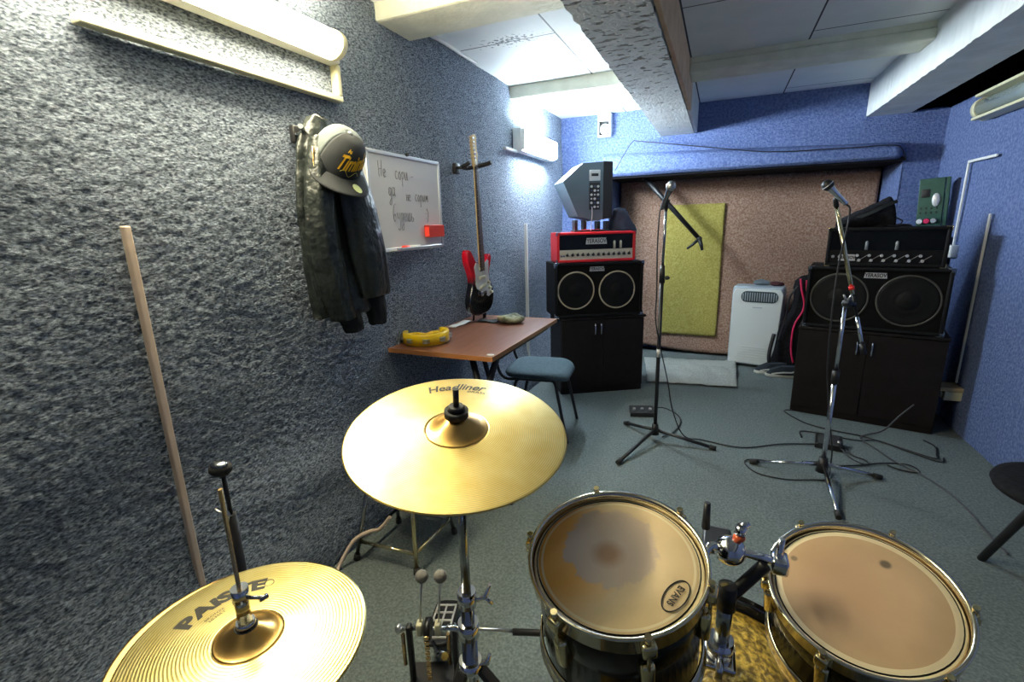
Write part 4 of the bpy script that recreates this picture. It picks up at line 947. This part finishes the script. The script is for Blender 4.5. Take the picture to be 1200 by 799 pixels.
# ------------------------------------------------------------------ drum kit
def bronze(name, c1, c2, ringscale, rough):
    m = mat(name, c1, rough, 1)
    nt = m.node_tree; n = nt.nodes; l = nt.links; b = n['Principled BSDF']
    tc = n.new('ShaderNodeTexCoord')
    wv = n.new('ShaderNodeTexWave'); wv.wave_type = 'RINGS'; wv.rings_direction = 'Z'; wv.inputs['Scale'].default_value = ringscale; wv.inputs['Distortion'].default_value = .05
    l.new(tc.outputs['Object'], wv.inputs['Vector'])
    ns = n.new('ShaderNodeTexNoise'); ns.inputs['Scale'].default_value = 22; ns.inputs['Detail'].default_value = 3; l.new(tc.outputs['Object'], ns.inputs['Vector'])
    rp = n.new('ShaderNodeValToRGB'); rp.color_ramp.elements[0].position = .3; rp.color_ramp.elements[1].position = .75; rp.color_ramp.elements[0].color = c1; rp.color_ramp.elements[1].color = c2
    l.new(ns.outputs['Fac'], rp.inputs['Fac']); 
    mx = n.new('ShaderNodeMixRGB'); mx.blend_type = 'MULTIPLY'; mx.inputs['Fac'].default_value = .28; l.new(rp.outputs['Color'], mx.inputs['Color1']); l.new(wv.outputs['Color'], mx.inputs['Color2'])
    l.new(mx.outputs['Color'], b.inputs['Base Color'])
    hm = n.new('ShaderNodeBump'); hm.inputs['Strength'].default_value = .12; hm.inputs['Distance'].default_value = .004; l.new(ns.outputs['Fac'], hm.inputs['Height'])
    bp = n.new('ShaderNodeBump'); bp.inputs['Strength'].default_value = .3; bp.inputs['Distance'].default_value = .0006
    l.new(wv.outputs['Fac'], bp.inputs['Height']); l.new(hm.outputs['Normal'], bp.inputs['Normal']); l.new(bp.outputs['Normal'], b.inputs['Normal'])
    return m
M_crash = bronze('crash_bronze', (.86, .62, .2, 1), (.95, .76, .32, 1), 90, .34)
M_hat = bronze('hihat_bronze', (.72, .58, .2, 1), (.86, .74, .34, 1), 62, .3)
M_bell = mat('bell_bronze', (.62, .36, .1, 1), .28, 1, (.74, .48, .17, 1), 18)
def nframe(c, nrm): 
    return frame(c, nrm, right)
def cymbal_z(r, R, rb, hb, bow):
    if r < rb: return hb*(math.cos(PI*r/rb)*.5+.5)*.9+hb*.1*(1-r/rb) - bow*(r/R)**1.6
    return -bow*(r/R)**1.6
def cymbal(name, label, c, nrm, R, rb, hb, bow, m, flip=False, bell=True):
    Mx = nframe(c, nrm); t = thing(name, label, 'cymbal', c, Mx.to_3x3()); M_ = WM[t.name]
    rs = [rb+(R-rb)*k/40 for k in range(41)]
    s_ = -1 if flip else 1
    prof = [(r, s_*cymbal_z(r, R, rb, hb, bow)) for r in rs]
    prof = prof+[(R+.0003, s_*(-bow)-.0008)]+[(r, z-.0016) for r, z in prof[::-1]]
    MB().lathe(prof, 96, M_, loop=True).build('bow', m, t)
    pb = [(.006+(rb-.006)*k/16, s_*cymbal_z(.006+(rb-.006)*k/16, R, rb, hb, bow)) for k in range(17)]
    MB().lathe(pb+[(r, z-.0016) for r, z in pb[::-1]], 64, M_, loop=True).build('bell', M_bell, t)
    return t, M_
def arctext(mb, M_, txt, size, rad, ang, surf, bold=0, xs=1, shear=0):
    def place(x, y, d):
        a = ang-x/rad; r_ = rad+y
        return M_ @ V((r_*math.cos(a), r_*math.sin(a), surf(r_)+d))
    return mb.text(txt, size, place, bold, xs, shear, .0005)
cc, cn_ = V((-.4245, .7036, .9797)), V((.1221, -.159, .9797)).normalized()
crash, CMx = cymbal('crash_cymbal', 'large golden cymbal lettered Headliner on the tall stand', cc+cn_*.012, cn_, .203, .058, .026, .012, M_crash)
sf = lambda r: cymbal_z(r, .203, .058, .026, .012)
mb_ = MB(); arctext(mb_, CMx, 'Headliner', .038, .158, math.radians(97), sf, .0007, .82, .3); arctext(mb_, CMx, 'BRASS', .012, .138, math.radians(79), sf, .0001, 1.2, .1)
mb_.build('lettering', M_ink, crash, recalc=False)
hc, hn = V((-.6426, .3968, .7229)), V((.0354, -.0065, .9994)).normalized()
hat, HM = cymbal('hi_hat_cymbal', 'upper hi-hat cymbal lettered PAISTE on its rod', hc+hn*.012, hn, .178, .05, .022, .012, M_hat)
sf2 = lambda r: cymbal_z(r, .178, .05, .022, .012)
mb_ = MB(); arctext(mb_, HM, 'PAiSTE', .038, .117, math.radians(139), sf2, .002, 1.24); arctext(mb_, HM, 'BRONZE', .007, .09, math.radians(152), sf2, 0, 1.2); arctext(mb_, HM, 'HI-HAT', .007, .082, math.radians(152), sf2, 0, 1.2)
mb_.build('lettering', M_ink, hat, recalc=False)
MB().tube([HM @ V((.118*math.cos(math.radians(102))+.008*math.cos(2*PI*k/24), .118*math.sin(math.radians(102))+.008*math.sin(2*PI*k/24), sf2(.118)+.0006)) for k in range(24)], .0005, 5, True).build('emblem', M_ink, hat)
hb_c = hc+V((-.012, -.004, -.018)); hn2 = V((.06, .02, 1)).normalized()
cymbal('hi_hat_cymbal', 'lower hi-hat cymbal facing up beneath the lettered one', hb_c, hn2, .179, .05, .022, .012, mat('lower_bronze', (.6, .4, .14, 1), .3, 1), True)
# crash stand
P_ = V((-.4245, .7036, 0))
t = thing('cymbal_stand', 'dark chrome cymbal stand carrying the golden crash cymbal', 'cymbal stand', P_)
Mt = frame(cc+cn_*.012, cn_)
MB().cyl(P_+V((0, 0, .60)), P_+V((0, 0, .95)), .0095).build('upper_pole', M_dchrome, t)
MB().cyl(P_+V((0, 0, .34)), P_+V((0, 0, .62)), .0135).build('middle_pole', M_dchrome, t)
MB().cyl(P_+V((0, 0, .16)), P_+V((0, 0, .52)), .0165).build('lower_pole', M_dchrome, t)
MB().cyl(P_+V((0, 0, .6)), P_+V((0, 0, .635)), .019).build('upper_collar', M_chrome, t)
MB().tube([P_+V((.015, .002, .617)), P_+V((.035, .012, .62)), P_+V((.045, .017, .65))], [.006, .005, .004]).tube([P_+V((.035, .012, .62)), P_+V((.048, .018, .605))], [.005, .004]).build('wing_screw', M_chrome, t)
cmid = MB().cyl(P_+V((0, 0, .525)), P_+V((0, 0, .56)), .0215); cmid.tube([P_+V((-.015, -.005, .54)), P_+V((-.04, -.015, .545)), P_+V((-.05, -.02, .53))], [.007, .006, .005]).build('memory_clamp', M_chrome, t)
cl_ = MB().cyl(P_+V((0, 0, .43)), P_+V((0, 0, .465)), .024); cl_.tube([P_+V((.015, .004, .455)), P_+V((.035, .01, .46)), P_+V((.04, .012, .48))], [.007, .006, .004]).build('leg_collar', M_chrome, t)
for a in (10, 130, 250):
    d = V((math.cos(math.radians(a)), math.sin(math.radians(a)), 0))
    lg = MB().strap([P_+V((0, 0, .445))+d*.022, P_+V((0, 0, .3))+d*.14, P_+V((0, 0, .015))+d*.33], .022, .012, (d.x, d.y, 1)).build('leg', M_black, t)
    MB().ell(P_+d*.33+V((0, 0, .014)), (.016, .016, .014)).build('foot', M_rubber, lg)
    MB().cyl(P_+V((0, 0, .17)), P_+V((0, 0, .21))+d*.205, .006, n=8).build('brace', M_dchrome, t)
MB().ell(P_+V((0, 0, .955)), (.017, .017, .017)).build('tilter', M_dchrome, t)
MB().cyl(Mt @ V((0, 0, -.02)), Mt @ V((0, 0, .075)), .0045).build('threaded_rod', M_black, t)
MB().cyl(Mt @ V((0, 0, .0262)), Mt @ V((0, 0, .038)), .022).build('felt', M_rubber, t)
MB().cyl(Mt @ V((0, 0, .038)), Mt @ V((0, 0, .047)), .016, .013).build('nut', M_black, t)
MB().cyl(Mt @ V((0, 0, .045)), Mt @ V((0, 0, .082)), .0055).build('sleeve', M_black, t)
# hi-hat stand
q = V((hc.x, hc.y, 0))
t = thing('hi_hat_stand', 'hi-hat stand with a bare brass pull rod and chrome clutch', 'hi-hat stand', q)
MB().cyl(q+V((0, 0, .03)), q+V((0, 0, .66)), .0125).build('pole', M_dchrome, t)
MB().cyl(q+V((0, 0, .5)), q+V((0, 0, .99)), .0032, n=10).build('pull_rod', M_brass, t)
MB().cyl(q+V((0, 0, .742)), q+V((0, 0, .752)), .017).build('clutch_felt', M_rubber, t)
MB().cyl(q+V((0, 0, .752)), q+V((0, 0, .762)), .0155, .0135).build('clutch_nut', M_chrome, t)
MB().cyl(q+V((0, 0, .76)), q+V((0, 0, .818)), .0105).build('clutch', M_warmchrome, t)
MB().cyl(q+V((0, 0, .8)), q+V((0, 0, .822)), .0125).build('clutch_collar', M_chrome, t)
ts = MB().cyl(q+V((.008, .002, .805)), q+V((.035, .012, .805)), .003, n=10); ts.cyl(q+V((.033, .006, .805)), q+V((.037, .018, .805)), .004, n=10).build('thumb_screw', M_dchrome, t)
MB().cyl(q+V((0, 0, .655)), q+V((0, 0, .685)), .02).build('seat_cup', M_black, t)
for a in (30, 150, 270):
    d = V((math.cos(math.radians(a)), math.sin(math.radians(a)), 0))
    lg = MB().strap([q+V((0, 0, .33))+d*.018, q+V((0, 0, .2))+d*.14, q+V((0, 0, .012))+d*.27], .02, .01, (d.x, d.y, 1)).build('leg', M_dchrome, t)
    MB().ell(q+d*.27+V((0, 0, .013)), (.014, .014, .013)).build('foot', M_rubber, lg)
MB().box((q.x-.04, q.y-.27, .012), (q.x+.04, q.y-.02, .03), .006).build('footboard', M_dchrome, t)
# slim spare stand behind the hi-hat
sp = V((-1.005, .634, 0))
t = thing('slim_stand', 'slim black stand with an oval knob behind the hi-hat', 'stand', sp)
MB().cyl(sp+V((0, 0, .12)), sp+V((0, 0, .715)), .0115).build('lower_pole', M_black, t)
MB().cyl(sp+V((0, 0, .7)), sp+V((0, 0, .81)), .005).build('neck', M_black, t)
ws = MB().ell(sp+V((-.004, -.01, .715)), (.012, .01, .018)); ws.tube([sp+V((0, -.012, .715)), sp+V((-.022, -.02, .735))], [.005, .003]).tube([sp+V((0, -.012, .715)), sp+V((-.02, -.02, .695))], [.005, .003]).build('wing_nut', M_steel, t)
kM = Matrix.Translation(sp+V((-.006, 0, .83))) @ frame((0, 0, 0), (.15, -.25, .95), right).to_3x3().to_4x4()
MB().ell((0, 0, 0), (.026, .02, .0165), kM, 28, 14).build('knob', M_rubber, t)
MB().ell((0, 0, .013), (.019, .013, .006), kM, 24, 8).build('knob_cap', M_dchrome, t)
MB().cyl(sp, sp+V((0, 0, .13)), .014).build('socket', M_black, t)
for a in (80, 200, 320):
    d = V((math.cos(math.radians(a)), math.sin(math.radians(a)), 0)); MB().cyl(sp+V((0, 0, .1)), sp+d*.17+V((0, 0, .01)), .009, n=10).build('leg', M_black, t)

# toms
def drumhead(name, base, ring, worn, wc, wr, orange):
    m = mat(name, base, .5, spec=.35); nt = m.node_tree; n = nt.nodes; l = nt.links; b = n['Principled BSDF']
    tc = n.new('ShaderNodeTexCoord'); ln = n.new('ShaderNodeVectorMath'); ln.operation = 'LENGTH'
    fl = n.new('ShaderNodeVectorMath'); fl.operation = 'MULTIPLY'; fl.inputs[1].default_value = (1, 1, 0)
    l.new(tc.outputs['Object'], fl.inputs[0]); l.new(fl.outputs[0], ln.inputs[0])
    ns = n.new('ShaderNodeTexNoise'); ns.inputs['Scale'].default_value = 26; ns.inputs['Detail'].default_value = 8; ns.inputs['Roughness'].default_value = .7; l.new(tc.outputs['Object'], ns.inputs['Vector'])
    n0 = n.new('ShaderNodeTexNoise'); n0.inputs['Scale'].default_value = 9; n0.inputs['Detail'].default_value = 6; l.new(tc.outputs['Object'], n0.inputs['Vector'])
    r0 = n.new('ShaderNodeValToRGB'); r0.color_ramp.elements[0].position = .3; r0.color_ramp.elements[1].position = .7
    r0.color_ramp.elements[0].color = base; r0.color_ramp.elements[1].color = tuple(min(1, c*1.25) for c in base[:3])+(1,)
    l.new(n0.outputs['Fac'], r0.inputs['Fac']); cur = r0.outputs['Color']
    def blob(cur, c, rad, col, soft, nmul, sx=1, sy=1):
        s_ = n.new('ShaderNodeVectorMath'); s_.operation = 'SUBTRACT'; s_.inputs[1].default_value = (*c, 0); l.new(fl.outputs[0], s_.inputs[0])
        k_ = n.new('ShaderNodeVectorMath'); k_.operation = 'MULTIPLY'; k_.inputs[1].default_value = (sx/rad, sy/rad, 0); l.new(s_.outputs[0], k_.inputs[0])
        e_ = n.new('ShaderNodeVectorMath'); e_.operation = 'LENGTH'; l.new(k_.outputs[0], e_.inputs[0])
        a_ = n.new('ShaderNodeMath'); a_.operation = 'MULTIPLY_ADD'; a_.inputs[1].default_value = nmul; l.new(ns.outputs['Fac'], a_.inputs[0]); l.new(e_.outputs['Value'], a_.inputs[2])
        r_ = n.new('ShaderNodeMapRange'); r_.inputs['From Min'].default_value = 1+nmul*.5-soft; r_.inputs['From Max'].default_value = 1+nmul*.5+soft; r_.inputs['To Min'].default_value = 1; r_.inputs['To Max'].default_value = 0
        l.new(a_.outputs[0], r_.inputs['Value'])
        x_ = n.new('ShaderNodeMixRGB'); x_.inputs['Color2'].default_value = col; l.new(r_.outputs[0], x_.inputs['Fac']); l.new(cur, x_.inputs['Color1'])
        return x_.outputs['Color']
    if orange: cur = blob(cur, orange[0], orange[1], orange[2], .3, .5)  # gold light reflected inside the translucent head, put into its colour
    for wc_, wr_, wcol, sft, nm in worn: cur = blob(cur, wc_, wr_, wcol, sft, nm)
    R_ = ring
    rp = n.new('ShaderNodeValToRGB'); rp.color_ramp.interpolation = 'CONSTANT'
    els = rp.color_ramp.elements; els[0].position = 0; els[0].color = (0, 0, 0, 1); els[1].position = R_*.825; els[1].color = (.75, .75, .75, 1)
    for p_, c_ in ((.858, 0), (.882, .9), (.922, .1), (1.2, 0)): e_ = els.new(R_*p_); e_.color = (c_, c_, c_, 1)
    l.new(ln.outputs['Value'], rp.inputs['Fac'])
    x_ = n.new('ShaderNodeMixRGB'); x_.inputs['Color2'].default_value = (.8, .72, .52, 1); l.new(rp.outputs['Color'], x_.inputs['Fac']); l.new(cur, x_.inputs['Color1'])
    l.new(x_.outputs['Color'], b.inputs['Base Color'])
    bp = n.new('ShaderNodeBump'); bp.inputs['Strength'].default_value = .25; bp.inputs['Distance'].default_value = .002; l.new(ns.outputs['Fac'], bp.inputs['Height']); l.new(bp.outputs['Normal'], b.inputs['Normal'])
    return m
M_shell = mat('black_lacquer', (.005, .004, .003, 1), .15, spec=.35)
M_hoopm = mat('hoop_chrome', (.82, .74, .55, 1), .14, 1)  # chrome with its yellow reflections tinted into the base colour
def tom(label, c, nrm, R, depth, headm, angs, bracket):
    nrm = V(nrm).normalized(); Mx = nframe(V(c)-nrm*depth, nrm)
    t = thing('tom_drum', label, 'drum', Mx.translation, Mx.to_3x3()); M_ = WM[t.name]
    MB().lathe([(R*.93, .01), (R*.93, depth-.012), (R*.9, depth-.006), (R*.9, .01)], 64, M_, loop=True).build('shell', M_shell, t)
    for z0_, dr in ((depth, 1), (0, -1)):
        hp = [(R*.955, z0_-dr*.03), (R*.985, z0_-dr*.03), (R*.985, z0_-dr*.004), (R*1.0, z0_), (R*1.01, z0_+dr*.001), (R*1.008, z0_+dr*.004), (R*.97, z0_+dr*.004), (R*.955, z0_-dr*.004)]
        MB().lathe(hp, 72, M_, loop=True).build('hoop', M_hoopm, t)
    o_ = MB(); hr = R*.955
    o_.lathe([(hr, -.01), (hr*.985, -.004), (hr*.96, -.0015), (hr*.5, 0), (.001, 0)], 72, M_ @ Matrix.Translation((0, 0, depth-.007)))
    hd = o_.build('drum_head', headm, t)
    MB().lathe([(R*.93, .004), (R*.9, .006), (.001, .006)], 48, M_).build('bottom_head', M_white, t)
    for a in angs:
        a = math.radians(a); d = V((math.cos(a), math.sin(a), 0)); tg = V((-d.y, d.x, 0))
        Ml = M_ @ Matrix(((tg.x, d.x, 0, d.x*R*.93), (tg.y, d.y, 0, d.y*R*.93), (0, 0, 1, depth*.5), (0, 0, 0, 1)))
        lg = MB().box((-.011, -.004, -.015), (.011, .016, .045), .007, Ml, 3).build('lug', M_warmchrome, t)
        for s_ in (1, -1):
            if s_ < 0: continue
            rd = MB().cyl(M_ @ (d*R*1.02+V((0, 0, depth*.5+.02))), M_ @ (d*R*1.02+V((0, 0, depth+.004))), .003, n=10)
            rd.cyl(M_ @ (d*R*1.02+V((0, 0, depth+.002))), M_ @ (d*R*1.02+V((0, 0, depth+.012))), .0055, n=8)
            Me = M_ @ Matrix(((tg.x, d.x, 0, d.x*R*1.0), (tg.y, d.y, 0, d.y*R*1.0), (0, 0, 1, depth-.014), (0, 0, 0, 1)))
            rd.box((-.011, -.004, -.012), (.011, .012, .012), .004, Me); rd.build('tension_rod', M_warmchrome, t)
    return t, M_, hd
h1 = drumhead('worn_orange_glow_head', (.6, .46, .27, 1), .145, [((-.005, .025), .078, (.56, .43, .32, 1), .05, .9), ((-.012, .01), .022, (.38, .22, .11, 1), .5, .3)], 0, 0, ((-.1, .03), .1, (.78, .4, .08, 1)))
h2 = drumhead('worn_tan_head', (.44, .31, .19, 1), .155, [((-.03, .02), .09, (.43, .28, .17, 1), .5, .4), ((.075, .05), .009, (.13, .1, .07, 1), .3, .2), ((-.075, .09), .006, (.2, .14, .09, 1), .3, .2), ((.1, -.1), .006, (.16, .12, .08, 1), .3, .2)], 0, 0, None)
tom1, T1, hd1 = tom('smaller rack tom with worn head, painted orange glow and oval logo', (-.124, .686, .816), (-.0179, -.2073, .9781), .145, .2, h1, (-138, -84, -30, 30, 93, 160), 1)
tom2, T2, hd2 = tom('rack tom with plain tan head and no logo', (.284, .931, .675), (-.0868, -.2895, .9532), .155, .17, h2, (-142, -78, -22, 40, 100, 160), 1)
hz = .2-.007
ea = math.radians(-46); er = .107
lg_ = MB()
def logo_p(x, y, d):   # oval logo, tops outward
    t_ = V((math.sin(ea), -math.cos(ea), 0)); o_ = V((math.cos(ea), math.sin(ea), 0))
    return T1 @ (o_*(er+y)+t_*x+V((0, 0, hz+d)))
lg_.text('EVANS', .0145, lambda x, y, d: logo_p(x, y-.0005, d), bold=.0003, xs=.9, depth=.0007)
lg_.tube([logo_p(.031*math.cos(2*PI*k/40), .0155*math.sin(2*PI*k/40), .0006) for k in range(40)], .0011, 5, True)
lg_.build('logo', M_ink, hd1)
# tom holder and bass drum
BX, BY0, BY1, BR = .055, .62, 1.02, .232
bd = thing('bass_drum', 'gold-brown bass drum under the two rack toms', 'drum', (BX, .82, 0))
M_gold = mat('gold_flake_wrap', (.2, .12, .02, 1), .5, .2, (.75, .5, .08, 1), 90, (.4, .62), bump=(90, .8, .008), detail=6)
Mbd = Matrix(((1, 0, 0, BX), (0, 0, 1, 0), (0, -1, 0, BR+.025), (0, 0, 0, 1)))
MB().lathe([(BR, BY0), (BR, BY1), (BR-.008, BY1), (BR-.008, BY0)], 80, Mbd, loop=True).build('shell', M_gold, bd)
for y in (BY0-.02, BY1+.02):
    MB().lathe([(BR-.012, y-.02), (BR+.012, y-.02), (BR+.012, y+.02), (BR-.012, y+.02)], 80, Mbd, loop=True).build('hoop', M_shell, bd)
    MB().lathe([(BR-.012, y), (.001, y)], 64, Mbd, caps=False).build('bass_head', M_white if y < .7 else M_black, bd)
for s_ in (-1, 1):
    sp_ = MB().cyl((BX+s_*.22, .9, .2), (BX+s_*.34, .95, .012), .008, n=10).build('spur', M_dchrome, bd)
    MB().ell((BX+s_*.34, .95, .012), (.012, .012, .012)).build('foot', M_rubber, sp_)
th = thing('tom_holder', 'chrome double tom mount rising from the bass drum', 'drum mount', (.05, .86, .52))
pb_ = V((.052, .845, .515)); pt_ = V((.056, .84, .69))
MB().cyl(pb_, pt_, .014).build('post', M_dchrome, th)
fl_ = MB().cyl(pb_+V((0, 0, .01)), pb_+V((0, 0, .05)), .024); fl_.box((pb_.x-.03, pb_.y-.035, pb_.z), (pb_.x+.03, pb_.y+.035, pb_.z+.016), .006).build('flange', M_chrome, th)
MB().tube([pb_+V((0, -.02, .03)), pb_+V((0, -.045, .03)), pb_+V((0, -.055, .012))], [.006, .008, .006]).build('wing_bolt', M_chrome, th)
MB().cyl(pt_+V((0, 0, -.05)), pt_+V((0, 0, .0)), .0165).build('clamp_block', M_black, th)
MB().tube(smooth_path([pt_+V((0, 0, -.03)), pt_+V((.03, .02, .0)), pt_+V((.06, .03, .04))]), .012, 12).build('right_arm', M_black, th)
MB().ell(pt_+V((.0, .035, .05)), (.029, .029, .027)).build('ball_joint', M_chrome, th)
MB().tube(smooth_path([pt_+V((.01, .03, .055)), pt_+V((.05, .035, .05)), pt_+V((.075, .045, .04))]), .008, 10).build('l_rod', M_chrome, th)
MB().tube(smooth_path([pt_+V((-.01, .03, .05)), pt_+V((-.035, .02, .06)), pt_+V((-.05, -.01, .04))]), .008, 10).build('l_rod', M_chrome, th)
MB().box((pt_.x-.05, pt_.y+.05, pt_.z+.02), (pt_.x+.005, pt_.y+.13, pt_.z+.035), .006).build('bracket_plate', M_black, th)
MB().ell(pt_+V((.014, .04, .078)), (.011, .011, .008)).build('red_cap', mat('orange_red_knob', (.6, .1, .03, 1), .3), th)
MB().tube([pt_+V((.014, .04, .084)), pt_+V((.017, .043, .1))], .01).tube([pt_+V((.012, .043, .097)), pt_+V((.03, .048, .106))], [.008, .005]).build('wing_nut', M_chrome, th)
MB().tube([pt_+V((.082, .05, .03)), pt_+V((.085, .052, .085))], [.009, .006]).box((pt_.x+.07, pt_.y+.03, pt_.z+.02), (pt_.x+.1, pt_.y+.07, pt_.z+.05), .006).build('rod_clamp', M_chrome, th)
MB().tube([pt_+V((-.045, .06, .07)), pt_+V((-.045, .062, .125))], [.008, .006]).build('rod_end', M_black, th)

# double pedal
pd = thing('drum_pedal', 'black double-beater drum pedal on the floor beside the cymbal stand', 'drum pedal', (-.7, .97, 0))
pa, pb2 = V((-.785, .93, .2)), V((-.615, 1.0, .2)); ax = (pb2-pa).normalized(); fw = V((-ax.y, ax.x, 0))
pc = pa.lerp(pb2, .5)
PM = Matrix(((ax.x, fw.x, 0, pc.x), (ax.y, fw.y, 0, pc.y), (0, 0, 1, 0), (0, 0, 0, 1)))
MB().box((-.085, -.05, .004), (.085, .06, .014), .003, PM).build('base_plate', M_black, pd)
MB().prism(rrect(.085, .27, .03), .012, PM @ Matrix.Translation((-.01, .17, .05)) @ Matrix.Rotation(-.28, 4, 'X'), .003).build('footboard', M_black, pd)
tr_ = MB()
FB = PM @ Matrix.Translation((-.01, .17, .05)) @ Matrix.Rotation(-.28, 4, 'X')
for k in range(5): tr_.box((-.035, -.11+.05*k, .012), (.035, -.102+.05*k, .016), 0, FB)
for x in (-.035, -.003, .029): tr_.box((x, -.11, .012), (x+.006, .1, .016), 0, FB)
tr_.build('tread', M_plate, pd)
for x in (-.075, .06):
    MB().box((x-.008, -.012, .012), (x+.008, .012, .212), .005, PM).build('post', M_black, pd)
    MB().tube([PM @ V((x-.02, 0, .18)), PM @ V((x-.02, 0, .07))], .006).build('spring', M_brass, pd)
MB().cyl(PM @ V((-.105, 0, .2)), PM @ V((.1, 0, .2)), .006).build('axle', M_chrome, pd)
for x in (-.105, .09): MB().ell((x, 0, .2), (.011, .014, .014), PM).build('axle_end', M_steel, pd)
for x, tl in ((-.042, .0), (.012, .0)):
    MB().box((x-.009, -.014, .182), (x+.009, .014, .222), .004, PM).build('beater_hub', M_cream, pd)
    bt = MB().cyl(PM @ V((x, 0, .2)), PM @ V((x+.014, .012, .352)), .003, n=10).build('beater_rod', M_steel, pd)
    MB().ell((x+.014, .016, .366), (.0195, .018, .0195), PM, 24, 14).build('beater_head', mat('grey_felt', (.2, .19, .17, 1), .95, bump=(150, .5, .004)), bt)
MB().cyl(PM @ V((-.026, 0, .2)), PM @ V((-.008, 0, .2)), .03, n=24).build('cam', M_black, pd)
cp = MB()
for k in range(9): cp.box((-.024, -.034, .19-.018*k), (-.01, -.028, .202-.018*k), .002, PM)
cp.build('chain', M_brass, pd)
MB().tube([PM @ V((.03, -.02, .12)), PM @ V((.0, .02, .09)), PM @ V((-.02, .05, .1))], [.012, .009, .006]).build('strut', M_dchrome, pd)
for x in (-.06, -.02, .03): MB().ell((x, -.05, .03), (.014, .012, .014), PM).build('clamp_screw', M_steel, pd)
sh = MB().cyl(PM @ V((.1, 0, .2)), (-.47, 1.06, .185), .0045, n=10).build('drive_shaft', M_steel, pd)
MB().cyl((-.485, 1.052, .1855), (-.12, 1.2, .165), .0095).build('shaft_sleeve', M_black, pd)

# ------------------------------------------------------------------ render hints
sc_ = bpy.context.scene
w_ = bpy.data.worlds.new('world'); sc_.world = w_; w_.use_nodes = True
w_.node_tree.nodes['Background'].inputs[0].default_value = (.5, .55, .6, 1); w_.node_tree.nodes['Background'].inputs[1].default_value = .0
try:
    sc_.cycles.use_denoising = True; sc_.cycles.max_bounces = 10; sc_.cycles.diffuse_bounces = 6
except Exception: pass
vs.exposure = 0.25
